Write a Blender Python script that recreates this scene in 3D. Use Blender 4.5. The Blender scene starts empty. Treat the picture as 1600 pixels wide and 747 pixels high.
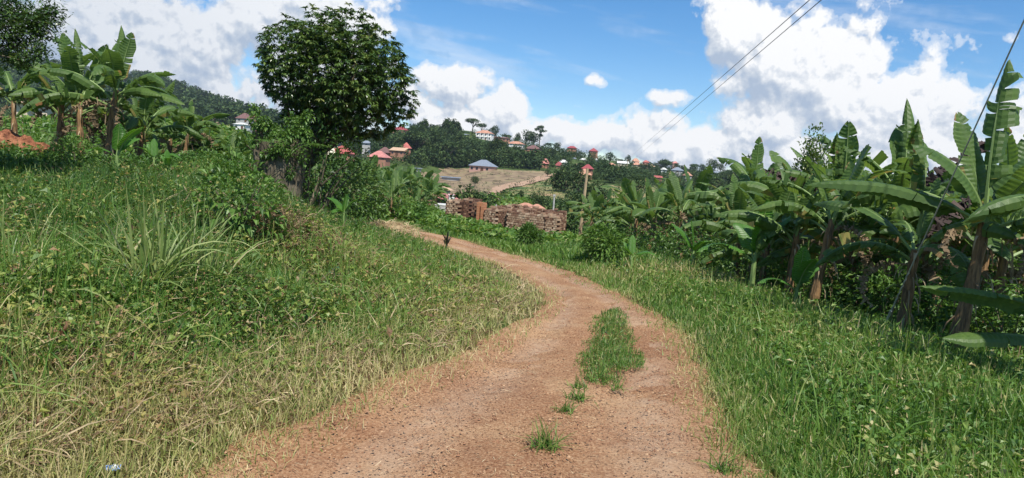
import bpy, math, random
import numpy as np
from mathutils import Vector, Matrix, Euler

# ------------------------------------------------------------------ camera, world, sun, exposure
S = bpy.context.scene
COL = S.collection
F_PX, CX, CY = 1100.0, 800.0, 373.5          # focal length in the photo's own pixels
EYE = 1.6
PITCH, ROLL = math.radians(5.35), math.radians(4.0)
CAM_M = Matrix.Rotation(math.radians(90) - PITCH, 3, 'X') @ Matrix.Rotation(ROLL, 3, 'Z')
cam_d = bpy.data.cameras.new('camera'); cam = bpy.data.objects.new('camera', cam_d); COL.objects.link(cam)
cam_d.sensor_width = 36.0; cam_d.lens = 36.0 * F_PX / 1600.0; cam_d.clip_start = 0.05; cam_d.clip_end = 6000
cam.location = (0, 0, EYE); cam.rotation_euler = CAM_M.to_euler(); S.camera = cam
CAM_N = np.array(CAM_M)

S.view_settings.view_transform = 'Standard'; S.view_settings.look = 'None'
S.view_settings.gamma = 1.0; S.view_settings.use_curve_mapping = False
S.view_settings.exposure = 0.42
S.cycles.max_bounces = 5; S.cycles.diffuse_bounces = 3; S.cycles.transmission_bounces = 4
S.cycles.glossy_bounces = 2; S.cycles.transparent_max_bounces = 6
S.cycles.use_denoising = True

SUN_AZ, SUN_EL = math.radians(158), math.radians(57)     # azimuth clockwise from +Y (view direction)
TO_SUN = Vector((math.sin(SUN_AZ) * math.cos(SUN_EL), math.cos(SUN_AZ) * math.cos(SUN_EL), math.sin(SUN_EL)))
sl = bpy.data.lights.new('sun', 'SUN'); sun = bpy.data.objects.new('sun', sl); COL.objects.link(sun)
sl.energy = 5.0; sl.angle = math.radians(0.53); sl.color = (1.0, 0.955, 0.88)
sun.rotation_euler = TO_SUN.to_track_quat('Z', 'Y').to_euler(); sun.location = (6, -12, 22)


def rays(px, py):
    px = np.atleast_1d(np.asarray(px, float)); py = np.atleast_1d(np.asarray(py, float))
    d = np.stack([(px - CX) / F_PX, -(py - CY) / F_PX, -np.ones_like(px)], -1)
    return d @ CAM_N.T


def at(px, py, Y):
    d = rays(px, py)[0]
    return Vector((d[0] / d[1] * Y, Y, EYE + d[2] / d[1] * Y))


def proj(x, y, z):
    p = np.stack([np.asarray(x, float), np.asarray(y, float), np.asarray(z, float) - EYE], -1) @ CAM_N
    return CX + F_PX * p[..., 0] / -p[..., 2], CY - F_PX * p[..., 1] / -p[..., 2]


class NT:
    """tiny helper for building node trees"""
    def __init__(s, tree): s.t = tree; s.n = tree.nodes; s.l = tree.links
    def node(s, kind, **kw):
        n = s.n.new(kind)
        ins = kw.pop('ins', {})
        for k, v in kw.items(): setattr(n, k, v)
        for k, v in ins.items(): s.put(n.inputs[k], v)
        return n
    def put(s, sock, v):
        if isinstance(v, bpy.types.NodeSocket): s.l.new(v, sock)
        else: sock.default_value = v
    def math(s, op, a, b=0.0, c=None, clamp=False):
        n = s.n.new('ShaderNodeMath'); n.operation = op; n.use_clamp = clamp
        s.put(n.inputs[0], a)
        if op not in ('SQRT', 'EXPONENT', 'ABSOLUTE', 'SINE', 'COSINE', 'ARCSINE'): s.put(n.inputs[1], b)
        if c is not None: s.put(n.inputs[2], c)
        return n.outputs[0]
    def mix(s, f, a, b):
        n = s.n.new('ShaderNodeMix'); n.data_type = 'RGBA'
        s.put(n.inputs[0], f); s.put(n.inputs[6], a); s.put(n.inputs[7], b)
        return n.outputs[2]
    def ramp(s, f, stops, interp='LINEAR'):
        n = s.n.new('ShaderNodeValToRGB'); n.color_ramp.interpolation = interp
        e = n.color_ramp.elements
        while len(e) < len(stops): e.new(0.5)
        for i, (p, c) in enumerate(stops):
            e[i].position = p
            e[i].color = (*c, 1) if not isinstance(c, (int, float)) else (c, c, c, 1)
        s.put(n.inputs[0], f)
        return n.outputs[0]
    def noise(s, vec, scale, detail=4, rough=0.55, dist=0.0):
        n = s.n.new('ShaderNodeTexNoise')
        n.inputs['Scale'].default_value = scale; n.inputs['Detail'].default_value = detail
        n.inputs['Roughness'].default_value = rough; n.inputs['Distortion'].default_value = dist
        if vec is not None: s.l.new(vec, n.inputs['Vector'])
        return n.outputs['Fac']


# ---- world: Nishita sky with procedural cumulus, laid out by compass direction and elevation
def cloud_uv(px, py):
    d = rays(px, py)[0]; d = d / np.linalg.norm(d)
    return math.atan2(d[0], d[1]), math.asin(d[2])

CLOUDS = [  # centre px, py, radius in px (x, y), weight
    (1150, 55, 62, 80, 1.0), (1215, 100, 95, 85, 1.0), (1190, 195, 110, 70, .95), (1300, 140, 135, 95, 1.1), (1405, 185, 130, 100, 1.15),
    (1300, 245, 250, 60, 0.9), (1495, 240, 130, 70, 1.0), (1600, 215, 85, 65, 1.0), (1580, 60, 18, 12, .5),
    (1080, 230, 190, 55, 1.0), (1050, 150, 55, 24, .72), (1040, 195, 75, 30, .75), (930, 215, 110, 42, .95),
    (905, 112, 22, 16, .52), (930, 124, 34, 14, .5), (850, 134, 28, 14, .5), (1048, 104, 24, 9, .48), (905, 165, 30, 14, .5),
    (665, 115, 36, 30, .8), (720, 135, 72, 46, .9), (780, 168, 82, 42, .9), (700, 190, 160, 45, .85),
    (840, 205, 80, 34, .9), (640, 170, 60, 60, .7),
    (110, 50, 200, 110, .95), (300, 60, 190, 110, .9), (330, 150, 160, 70, .85), (480, 15, 130, 60, .9),
    (150, 150, 190, 80, .9), (470, 120, 150, 120, 1.0), (560, 40, 70, 60, .7), (400, 30, 150, 90, 1.0), (220, 110, 160, 70, 1.0), (690, 75, 60, 10, .4), (790, 95, 50, 8, .35),
]

W = bpy.data.worlds.new('World'); S.world = W; W.use_nodes = True
W.node_tree.nodes.clear(); W.cycles.sampling_method = 'MANUAL'; W.cycles.sample_map_resolution = 256

grp = bpy.data.node_groups.new('cloud_density', 'ShaderNodeTree')
grp.interface.new_socket('P', in_out='INPUT', socket_type='NodeSocketVector')
grp.interface.new_socket('D', in_out='OUTPUT', socket_type='NodeSocketFloat')
g = NT(grp)
gi = g.n.new('NodeGroupInput'); go = g.n.new('NodeGroupOutput')
sp = g.node('ShaderNodeSeparateXYZ', ins={0: gi.outputs[0]})
u, v = sp.outputs[0], sp.outputs[1]
msk = 0.0
for (px, py, rx, ry, w) in CLOUDS:
    u0, v0 = cloud_uv(px, py)
    a = g.math('MULTIPLY', g.math('SUBTRACT', u, u0), F_PX / rx * (1 if abs(px - 800) < 500 else 1.1))
    b = g.math('MULTIPLY', g.math('SUBTRACT', v, v0), F_PX / ry)
    q = g.math('MULTIPLY_ADD', a, a, g.math('MULTIPLY_ADD', b, b, 1.5))
    e = g.math('DIVIDE', w * 1.5, q)                      # bell shaped: w at the centre, w/4 at 1.35 radii
    e = g.math('MULTIPLY', e, g.math('DIVIDE', e, w))
    msk = e if isinstance(msk, float) else g.math('MAXIMUM', msk, e)
# clouds outside the picture: plain broken cumulus field
outx = g.math('GREATER_THAN', g.math('ABSOLUTE', u), 0.72)
outy = g.math('GREATER_THAN', v, 0.45)
outf = g.math('MULTIPLY', g.math('MAXIMUM', outx, outy), 0.28)
msk = g.math('MAXIMUM', msk, outf)
n1 = g.noise(gi.outputs[0], 7.0, 7, 0.62, 0.0); g.n[-1].noise_dimensions = '2D'
vo = g.node('ShaderNodeTexVoronoi', feature='F1', voronoi_dimensions='2D', ins={'Scale': 26.0, 'Detail': 2.0, 'Roughness': .5})
g.l.new(gi.outputs[0], vo.inputs['Vector'])
bil = g.math('SUBTRACT', 0.55, vo.outputs['Distance'])
d = g.math('ADD', g.math('MULTIPLY', g.math('SUBTRACT', n1, 0.5), 1.55), g.math('MULTIPLY', bil, 0.26))
d = g.math('ADD', d, g.math('MULTIPLY', msk, 1.25))
n2 = g.noise(gi.outputs[0], 24.0, 4, 0.6, 0.0); g.n[-1].noise_dimensions = '2D'
d = g.math('ADD', d, g.math('MULTIPLY', g.math('SUBTRACT', n2, 0.5), .75))
d = g.math('SUBTRACT', d, 0.60)
g.l.new(d, go.inputs[0])

w = NT(W.node_tree)
tc = w.n.new('ShaderNodeTexCoord')
vn = w.node('ShaderNodeVectorMath', operation='NORMALIZE', ins={0: tc.outputs['Generated']})
sp = w.node('ShaderNodeSeparateXYZ', ins={0: vn.outputs[0]})
uu = w.math('ARCTAN2', sp.outputs[0], sp.outputs[1]); vv = w.math('ARCSINE', sp.outputs[2])
def dens(du, dv):
    c = w.node('ShaderNodeCombineXYZ', ins={0: w.math('ADD', uu, du), 1: w.math('ADD', vv, dv), 2: 0.0})
    gn = w.n.new('ShaderNodeGroup'); gn.node_tree = grp
    w.l.new(c.outputs[0], gn.inputs[0]); return gn.outputs[0]
d0 = dens(0, 0); d1 = dens(0.012, 0.03); d2 = dens(0.003, 0.008)
cover = w.ramp(w.math('ADD', w.math('MULTIPLY', d0, 1.0), 0.5), [(0.40, 0.0), (0.50, .45), (0.66, 1.0)], 'EASE')
ci = w.node('ShaderNodeCombineXYZ', ins={0: uu, 1: w.math('MULTIPLY_ADD', vv, 7.0, uu), 2: 0.0})
cn = w.noise(ci.outputs[0], 2.6, 6, .6); w.n[-1].noise_dimensions = '2D'
cover = w.math('MAXIMUM', cover, w.ramp(cn, [(.50, 0.0), (.75, .38)]))
lit = w.math('ADD', w.math('MULTIPLY', w.math('SUBTRACT', d0, d1), .75), w.math('MULTIPLY', w.math('SUBTRACT', d0, d2), 1.9))
big = w.node('ShaderNodeCombineXYZ', ins={0: uu, 1: w.math('MULTIPLY', vv, 1.9), 2: 0.0})
bn = w.noise(big.outputs[0], 5.5, 4, .55); w.n[-1].noise_dimensions = '2D'
lit = w.math('ADD', lit, w.math('MULTIPLY', w.math('SUBTRACT', bn, .5), .75))
lit = w.math('ADD', lit, 0.74, clamp=True)
leftness = w.math('MULTIPLY', w.math('SUBTRACT', -0.15, uu), 2.4, clamp=True)        # greyer cloud bank in the west
lit = w.math('SUBTRACT', lit, w.math('MULTIPLY', leftness, 0.30), clamp=True)
ccol = w.ramp(lit, [(0.0, (.42, .51, .65)), (0.35, (.55, .62, .72)), (0.62, (.70, .745, .81)), (.85, (.86, .885, .92)), (1.0, (1.0, 1.0, 1.0))])
sky = w.node('ShaderNodeTexSky', sky_type='NISHITA', sun_disc=False, sun_elevation=SUN_EL, sun_rotation=SUN_AZ,
             altitude=1100.0, air_density=1.0, dust_density=0.4, ozone_density=2.2)
hs = w.node('ShaderNodeHueSaturation', ins={'Saturation': 1.36, 'Value': 0.90, 'Color': sky.outputs[0]})
bg1 = w.node('ShaderNodeBackground', ins={'Color': hs.outputs[0], 'Strength': 0.125})
bg2 = w.node('ShaderNodeBackground', ins={'Color': ccol, 'Strength': 0.80})
mx = w.node('ShaderNodeMixShader', ins={0: cover, 1: bg1.outputs[0], 2: bg2.outputs[0]})
wo = w.n.new('ShaderNodeOutputWorld'); w.l.new(mx.outputs[0], wo.inputs[0])

# ------------------------------------------------------------------ noise, geometry buffers
RS = np.random.RandomState(11)
random.seed(5)

def vnoise(x, y, seed=0):
    xi = np.floor(x).astype(np.int64); yi = np.floor(y).astype(np.int64); fx = x - xi; fy = y - yi
    def h(a, b):
        n = (a * 374761393 + b * 668265263 + seed * 1442695041) & 0xffffffff
        n = ((n ^ (n >> 13)) * 1274126177) & 0xffffffff
        return ((n ^ (n >> 16)) & 0xffff) / 65535.0
    sx = fx * fx * (3 - 2 * fx); sy = fy * fy * (3 - 2 * fy)
    return (h(xi, yi) * (1 - sx) + h(xi + 1, yi) * sx) * (1 - sy) + (h(xi, yi + 1) * (1 - sx) + h(xi + 1, yi + 1) * sx) * sy

def fbm(x, y, o=4, seed=0):
    x = np.asarray(x, float); y = np.asarray(y, float)
    a, t, s = 1.0, 0.0, 0.0
    for i in range(o):
        s = s + a * vnoise(x * 2**i + 17 * i, y * 2**i - 9 * i, seed + i); t += a; a *= .5
    return s / t


class Geo:
    def __init__(s, V=None, loops=None, sizes=None, tint=None, mat=None, uv=None):
        s.V = np.zeros((0, 3)) if V is None else np.asarray(V, float).reshape(-1, 3)
        s.loops = np.zeros(0, int) if loops is None else np.asarray(loops, int).ravel()
        s.sizes = np.zeros(0, int) if sizes is None else np.asarray(sizes, int)
        n = len(s.sizes)
        s.tint = np.zeros(n) if tint is None else np.broadcast_to(np.asarray(tint, float), (n,)).copy()
        s.mat = np.zeros(n, int) if mat is None else np.broadcast_to(np.asarray(mat, int), (n,)).copy()
        s.uv = np.zeros((len(s.loops), 2)) if uv is None else np.asarray(uv, float).reshape(-1, 2)
    def tf(s, M=None, sc=1.0, loc=(0, 0, 0), rz=0.0):
        V = s.V * sc
        if rz: c, q = math.cos(rz), math.sin(rz); V = V @ np.array([[c, q, 0], [-q, c, 0], [0, 0, 1]])
        if M is not None: V = V @ np.array(M.to_3x3()).T + np.array(M.to_translation() if len(M) == 4 else (0, 0, 0))
        return Geo(V + np.array(loc), s.loops, s.sizes, s.tint, s.mat, s.uv)
    @staticmethod
    def cat(gs):
        gs = [q for q in gs if len(q.sizes)]
        if not gs: return Geo()
        off = np.cumsum([0] + [len(q.V) for q in gs])
        return Geo(np.concatenate([q.V for q in gs]), np.concatenate([q.loops + o for q, o in zip(gs, off)]),
                   np.concatenate([q.sizes for q in gs]), np.concatenate([q.tint for q in gs]),
                   np.concatenate([q.mat for q in gs]), np.concatenate([q.uv for q in gs]))
    def mesh(s, name, mats, smooth=False):
        me = bpy.data.meshes.new(name)
        me.vertices.add(len(s.V)); me.vertices.foreach_set('co', s.V.astype(np.float32).ravel())
        me.loops.add(len(s.loops)); me.loops.foreach_set('vertex_index', s.loops.astype(np.int32))
        me.polygons.add(len(s.sizes))
        st = np.concatenate([[0], np.cumsum(s.sizes)[:-1]]).astype(np.int32)
        me.polygons.foreach_set('loop_start', st)
        me.polygons.foreach_set('material_index', s.mat.astype(np.int32))
        me.polygons.foreach_set('use_smooth', np.full(len(s.sizes), smooth))
        for m in (mats if isinstance(mats, (list, tuple)) else [mats]): me.materials.append(m)
        a = me.attributes.new('tint', 'FLOAT', 'FACE'); a.data.foreach_set('value', s.tint.astype(np.float32))
        if np.any(s.uv):
            ul = me.uv_layers.new(name='uv'); ul.data.foreach_set('uv', s.uv.astype(np.float32).ravel())
        me.update(calc_edges=True); me.validate()
        return me


def grid(P, tint=None, mat=0, uv=None):
    """P (nu, nv, 3) -> Geo of quads"""
    nu, nv = P.shape[:2]
    i = np.arange(nu * nv).reshape(nu, nv)
    q = np.stack([i[:-1, :-1], i[1:, :-1], i[1:, 1:], i[:-1, 1:]], -1).reshape(-1, 4)
    L = None
    if uv is not None: L = uv.reshape(-1, 2)[q.ravel()]
    return Geo(P.reshape(-1, 3), q, np.full(len(q), 4), 0.0 if tint is None else tint, mat, L)

def link(me, name, parent=None, loc=None):
    o = bpy.data.objects.new(name, me); COL.objects.link(o)
    if parent is not None: o.parent = parent
    if loc is not None: o.location = loc
    return o

def tag(o, label=None, cat=None, group=None, kind=None):
    if label: o['label'] = label
    if cat: o['category'] = cat
    if group: o['group'] = group
    if kind: o['kind'] = kind
    return o

def thing(name, loc, label=None, cat=None, group=None, rz=0.0, sc=1.0):
    o = bpy.data.objects.new(name, None); COL.objects.link(o); o.empty_display_size = 0.2
    o.location = loc; o.rotation_euler = (0, 0, rz); o.scale = (sc, sc, sc)
    return tag(o, label, cat, group)

def copy_tree(o, parent=None):
    c = o.copy(); COL.objects.link(c)
    if parent is not None: c.parent = parent
    for ch in list(o.children): copy_tree(ch, c)
    return c

def nrm(a): return a / np.maximum(np.linalg.norm(a, axis=-1, keepdims=True), 1e-9)

def blades(P, D, L, Wd, bend, k=3, tint=0.5, prof=None, side=None, mat=0, tw=0.0, fold=0.0, rs=RS):
    """ribbons that start at P along D and bend under gravity; one ribbon per row"""
    n = len(P); P = np.asarray(P, float); D = nrm(np.asarray(D, float))
    L = np.broadcast_to(L, (n,)).astype(float); Wd = np.broadcast_to(Wd, (n,)).astype(float); bend = np.broadcast_to(bend, (n,)).astype(float)
    if prof is None: prof = np.linspace(1, 0.06, k + 1) ** 0.7
    if side is None:
        side = np.cross(D, np.array([0, 0, 1.0])) + rs.normal(0, .25, (n, 3))
    s0 = nrm(side)
    pts = [P]; dirs = [D]; d = D; p = P
    for j in range(k):
        p = p + d * (L / k)[:, None]
        d = nrm(d + np.array([0, 0, -1.0]) * (bend / k)[:, None])
        pts.append(p); dirs.append(d)
    V = np.zeros((n, k + 1, 2, 3))
    for j in range(k + 1):
        s = nrm(s0 - dirs[j] * np.sum(s0 * dirs[j], -1, keepdims=True))
        if fold: up = np.cross(dirs[j], s)
        hw = (Wd * prof[j] * .5)[:, None]
        V[:, j, 0] = pts[j] - s * hw; V[:, j, 1] = pts[j] + s * hw
        if tw: s0 = nrm(s0 + np.cross(dirs[j], s0) * tw)
    i = np.arange(n * (k + 1) * 2).reshape(n, k + 1, 2)
    q = np.stack([i[:, :-1, 0], i[:, :-1, 1], i[:, 1:, 1], i[:, 1:, 0]], -1).reshape(-1, 4)
    t = np.repeat(np.broadcast_to(tint, (n,)), k)
    return Geo(V.reshape(-1, 3), q, np.full(len(q), 4), t, mat)

def leaves(P, D, L, Wd, droop=0.5, tint=0.5, cup=0.25, rs=RS, mat=0):
    """broad folded leaves: rhomboid with a keel, 4 tris... two quads (left, right half)"""
    n = len(P); P = np.asarray(P, float); D = nrm(np.asarray(D, float))
    L = np.broadcast_to(L, (n,)).astype(float)[:, None]; Wd = np.broadcast_to(Wd, (n,)).astype(float)[:, None]
    s = nrm(np.cross(D, np.array([0, 0, 1.0])) + rs.normal(0, .2, (n, 3))); up = nrm(np.cross(s, D))
    droop = np.broadcast_to(droop, (n,)).astype(float)[:, None]
    mid = P + D * L * .5 - np.array([0, 0, 1.]) * L * droop * .12
    tip = P + D * L * .93 - np.array([0, 0, 1.]) * L * droop * .5
    l1 = P + D * L * .42 - s * Wd * .5 + up * Wd * cup; r1 = P + D * L * .42 + s * Wd * .5 + up * Wd * cup
    V = np.stack([P, l1, tip, r1, mid], 1)
    i = np.arange(n * 5).reshape(n, 5)
    q = np.stack([i[:, [0, 4, 2, 1]], i[:, [0, 3, 2, 4]]], 1).reshape(-1, 4)
    return Geo(V.reshape(-1, 3), q, np.full(len(q), 4), np.repeat(np.broadcast_to(tint, (n,)), 2), mat)

def tube(path, rad, n=8, tint=0.5, mat=0, wob=0.0, rs=RS, cap=True):
    path = np.asarray(path, float); m = len(path); rad = np.broadcast_to(rad, (m,))
    t = nrm(np.gradient(path, axis=0)); ref = np.array([1.0, 0, 0.01]) if abs(t[0, 2]) > .5 else np.array([0, 0, 1.0])
    P = np.zeros((m, n + 1, 3)); a = np.linspace(0, 2 * math.pi, n + 1)
    wv = rs.uniform(-1, 1, n); wv = np.append(wv, wv[0])
    uv = np.zeros((m, n + 1, 2))
    for j in range(m):
        s = np.cross(t[j], ref); s /= np.linalg.norm(s); b = np.cross(s, t[j])
        r = rad[j] * (1 + wob * wv)
        P[j] = path[j] + np.outer(np.cos(a) * r, s) + np.outer(np.sin(a) * r, b)
        uv[j, :, 0] = a / 6.283; uv[j, :, 1] = j / (m - 1)
    G = grid(P, tint, mat, uv)
    if cap:
        G = Geo.cat([G, Geo(P[-1, :n], np.arange(n)[::-1], [n], tint, mat), Geo(P[0, :n], np.arange(n), [n], tint, mat)])
    return G

BOXV = np.array([[-.5, -.5, 0], [.5, -.5, 0], [.5, .5, 0], [-.5, .5, 0], [-.5, -.5, 1], [.5, -.5, 1], [.5, .5, 1], [-.5, .5, 1]])
BOXF = np.array([[0, 3, 2, 1], [4, 5, 6, 7], [0, 1, 5, 4], [1, 2, 6, 5], [2, 3, 7, 6], [3, 0, 4, 7]])
def box(c, sz, tint=0.5, mat=0, rz=0.0):
    V = BOXV * np.array(sz)
    if rz: cc, q = math.cos(rz), math.sin(rz); V = V @ np.array([[cc, q, 0], [-q, cc, 0], [0, 0, 1]])
    return Geo(V + np.array(c), BOXF, [4] * 6, tint, mat)

ORD = ['first', 'second', 'third', 'fourth', 'fifth', 'sixth', 'seventh', 'eighth', 'ninth', 'tenth', 'eleventh', 'twelfth',
       'thirteenth', 'fourteenth', 'fifteenth', 'sixteenth', 'seventeenth', 'eighteenth', 'nineteenth', 'twentieth']
def ordn(i, n):
    if n == 1: return 'the only one'
    return ('leftmost' if i == 0 else 'rightmost' if i == n - 1 else ORD[i] + ' from the left')

# ------------------------------------------------------------------ materials
def new_mat(name):
    m = bpy.data.materials.new(name); m.use_nodes = True; m.node_tree.nodes.clear()
    return m, NT(m.node_tree)

def leaf_mat(name, stops, rough=0.55, trans=0.35, spec=0.35, veins=False, patch=0.0):
    m, t = new_mat(name)
    at_ = t.node('ShaderNodeAttribute', attribute_name='tint')
    fac = at_.outputs['Fac']
    tcn = t.n.new('ShaderNodeTexCoord')
    ns = t.noise(tcn.outputs['Object'], 9.0 if not patch else patch, 3, .6)
    fac2 = t.math('ADD', fac, t.math('MULTIPLY', t.math('SUBTRACT', ns, .5), .22), clamp=True)
    col = t.ramp(fac2, stops)
    bs = t.node('ShaderNodeBsdfPrincipled', ins={'Base Color': col, 'Roughness': rough, 'Specular IOR Level': spec})
    hs_ = t.node('ShaderNodeHueSaturation', ins={'Hue': 0.485, 'Saturation': 1.1, 'Value': 1.5, 'Color': col})
    tr = t.node('ShaderNodeBsdfTranslucent', ins={'Color': hs_.outputs[0]})
    if veins:
        uvn = t.n.new('ShaderNodeUVMap'); uvn.uv_map = 'uv'
        wv = t.node('ShaderNodeTexWave', wave_type='BANDS', bands_direction='X', ins={'Scale': 42.0, 'Distortion': .6, 'Detail': 1.0})
        t.l.new(uvn.outputs[0], wv.inputs['Vector'])
        bp = t.node('ShaderNodeBump', ins={'Strength': .25, 'Distance': .006, 'Height': wv.outputs['Fac']})
        t.l.new(bp.outputs[0], bs.inputs['Normal']); t.l.new(bp.outputs[0], tr.inputs['Normal'])
    mxx = t.node('ShaderNodeMixShader', ins={0: trans, 1: bs.outputs[0], 2: tr.outputs[0]})
    o = t.n.new('ShaderNodeOutputMaterial'); t.l.new(mxx.outputs[0], o.inputs[0])
    return m

def solid_mat(name, stops, rough=0.8, scale=6.0, bump=0.3, bdist=0.02, use_tint=0.0, stretch=(1, 1, 1), spec=.3, detail=6):
    m, t = new_mat(name)
    tcn = t.n.new('ShaderNodeTexCoord')
    mp = t.node('ShaderNodeMapping', ins={'Vector': tcn.outputs['Object'], 'Scale': stretch})
    ns = t.noise(mp.outputs[0], scale, detail, .62)
    fac = ns
    if use_tint:
        a_ = t.node('ShaderNodeAttribute', attribute_name='tint')
        fac = t.math('ADD', t.math('MULTIPLY', ns, 1 - use_tint), t.math('MULTIPLY', a_.outputs['Fac'], use_tint))
    col = t.ramp(fac, stops)
    bs = t.node('ShaderNodeBsdfPrincipled', ins={'Base Color': col, 'Roughness': rough, 'Specular IOR Level': spec})
    if bump:
        bp = t.node('ShaderNodeBump', ins={'Strength': bump, 'Distance': bdist, 'Height': ns})
        t.l.new(bp.outputs[0], bs.inputs['Normal'])
    o = t.n.new('ShaderNodeOutputMaterial'); t.l.new(bs.outputs[0], o.inputs[0])
    return m

GRASS = [(0.0, (.028, .068, .013)), (.3, (.074, .168, .026)), (.5, (.148, .252, .044)), (.68, (.33, .33, .115)), (1.0, (.62, .50, .28))]
M_grass = leaf_mat('grass_blades', GRASS, .47, .34, .40)
M_weed = leaf_mat('weed_leaves', [(0, (.03, .07, .015)), (.32, (.085, .16, .03)), (.52, (.19, .26, .05)), (.7, (.36, .34, .10)), (.85, (.34, .23, .11)), (1, (.20, .11, .06))], .47, .30, .38)
M_straw = leaf_mat('dry_straw', [(0, (.13, .08, .045)), (.4, (.34, .25, .14)), (1, (.70, .58, .36))], .75, .25)
M_ban = leaf_mat('banana_leaf_blade', [(0, (.034, .072, .017)), (.42, (.082, .150, .034)), (.72, (.145, .225, .05)), (.88, (.32, .28, .08)), (1, (.30, .19, .09))], .42, .40, .42, veins=True, patch=2.5)
M_ban_dry = leaf_mat('dead_banana_leaf', [(0, (.08, .05, .030)), (.5, (.26, .185, .105)), (1, (.55, .44, .28))], .8, .2, veins=True)
M_rib = solid_mat('banana_midrib', [(0, (.12, .20, .05)), (1, (.25, .33, .12))], .5, 4, 0.1)
M_stem = solid_mat('banana_pseudostem', [(.25, (.030, .022, .014)), (.42, (.11, .068, .034)), (.58, (.30, .175, .08)), (.8, (.15, .15, .06))], .75, 5, .8, .03, .25, (5, 5, .7))
M_mango = leaf_mat('mango_leaf', [(0, (.017, .042, .010)), (.45, (.050, .100, .022)), (.8, (.13, .20, .04)), (1, (.22, .24, .08))], .34, .2, .5)
M_tree = leaf_mat('far_foliage', [(0, (.018, .038, .014)), (.45, (.045, .082, .026)), (.75, (.095, .145, .042)), (1, (.16, .19, .06))], .7, .2, .2, patch=.4)  # darkened leaf colour stands in for cloud shadow over the hills
M_bush = leaf_mat('bush_leaf', [(0, (.022, .060, .014)), (.45, (.07, .150, .028)), (1, (.17, .28, .055))], .45, .3, .4)
M_bark = solid_mat('bark', [(.3, (.028, .023, .016)), (.5, (.115, .095, .062)), (.75, (.25, .21, .145))], .9, 3.2, 1.0, .08, 0, (2.2, 2.2, .6))
M_wood = solid_mat('weathered_pole', [(.3, (.24, .17, .09)), (.7, (.50, .38, .23))], .8, 8, .4, .02, 0, (6, 6, .5))
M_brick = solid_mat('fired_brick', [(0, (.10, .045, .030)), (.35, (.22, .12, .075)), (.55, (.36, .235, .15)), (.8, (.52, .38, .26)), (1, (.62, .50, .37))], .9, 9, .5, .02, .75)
M_mortar = solid_mat('mud_mortar', [(.3, (.035, .018, .012)), (.7, (.11, .055, .035))], .95, 10, .5)
# ------------------------------------------------------------------ terrain: one height function for everything
CT = [  # photo pixel and depth of ground that is seen there
 (0,747,2.75),(0,600,3.5),(0,450,5.0),(0,350,7.6),(0,280,13),(0,240,20),(280,747,3.43),(200,600,3.9),(200,450,5.5),(200,350,8.5),(200,275,15),
 (400,500,5.8),(400,420,7.5),(400,340,11),(330,270,19),(500,650,4.3),(700,560,5.85),(850,480,8.4),(560,400,11),(500,350,15),(440,322,19),
 (600,380,14),(650,450,8.5),(650,520,6.4),(720,747,3.64),(1000,500,8.1),(850,440,11.5),(700,380,19),(620,358,25),(560,348,29),
 (780,395,18),(780,366,38),(697,347,42),(873,378,36),(1175,747,3.9),(1600,747,4.55),(1600,640,6.3),(1490,565,8.4),(1250,490,11.3),(1100,470,10.6),
 (1050,440,13),(950,400,18),(900,393,24),(830,386,29),(850,384,32),(770,370,32),(560,330,34),(1000,747,3.7),(900,600,5.5),
 (600,315,60),(690,322,108),(840,332,100),(780,322,100),(830,316,125),(800,300,160),(780,284,215),(700,276,250),(870,292,190),
 (755,266,262),(850,262,300),(640,262,240),(560,254,250),(750,222,400),(740,209,450),(620,208,390),(680,208,420),(800,224,460),(850,235,480),
 (900,245,500),(960,256,520),(1000,262,540),(1060,270,540),(1120,276,530),(1180,280,520),(1260,285,500),(1400,292,480),(1600,290,420),
 (960,305,150),(1010,292,210),(1000,276,380),(1100,295,350),(1250,300,300),(1500,310,260),
 (560,236,320),(480,222,420),(520,215,480),(0,150,480),(150,170,470),(300,190,460),(400,200,440),
 (0,84,900),(60,98,900),(160,118,890),(240,124,880),(300,144,860),(350,164,830),(400,178,780),(450,192,700),
 (0,225,40),(100,222,45),(250,235,45),(380,240,45),(0,200,130),(200,212,150),(380,232,150),
]
WT = [  # ground that is not seen from here: x, y, z
 (0,-1,0),(2,-4,0),(-3,-3,.25),(6,-4,-.1),(0,-20,.5),(-20,-20,1),(20,-20,0),(0,.8,0),(-1,1.2,.02),(1,1.2,0),(-5,1,.45),(5,1,-.2),(-14,3,1.1),(14,3,-1.2),
 (-9.5,29,-1.0),(-14,28.5,-.8),(15,20,-1.6),(10,32,-2.4),(30,30,-3.4),(20,60,-4.6),(60,60,-6),(5,60,-4.4),(2,80,-5.4),(40,110,-6.5),(10,110,-5.0),(-25,35,-.2),(-50,60,1.5),(-15,100,-4.5),
 (-40,180,-2),(100,200,-3),(0,700,5),(-200,700,10),(250,700,2),(500,500,0),(-700,1400,60),(-900,800,110),(-500,1500,60),(0,1500,0),(800,1500,0),(-1500,0,30),(1500,0,0),(0,-1500,0),
 (-300,-300,10),(300,-300,0),(-200,100,12),(200,60,-6),(-60,10,3),(60,10,-5),(-1100,500,90),(-350,980,60),
]
def _tl(x, y):
    r = np.sqrt(x * x + y * y) + 1.0
    th = np.arctan2(x, y)
    return np.stack([np.cos(th) * np.log(r) , np.sin(th) * np.log(r)], -1) * 1.0   # log-polar plane: detail shrinks with distance
_c = np.array([tuple(at(*q)) for q in CT] + WT)
_C = _tl(_c[:, 0], _c[:, 1])
def _phi(r2): return 0.5 * r2 * np.log(r2 + 1e-12)
_n = len(_C)
_K = _phi(((_C[:, None] - _C[None]) ** 2).sum(-1)) + np.eye(_n) * 2e-4
_Pm = np.concatenate([np.ones((_n, 1)), _C], 1)
_A = np.block([[_K, _Pm], [_Pm.T, np.zeros((3, 3))]])
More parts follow.
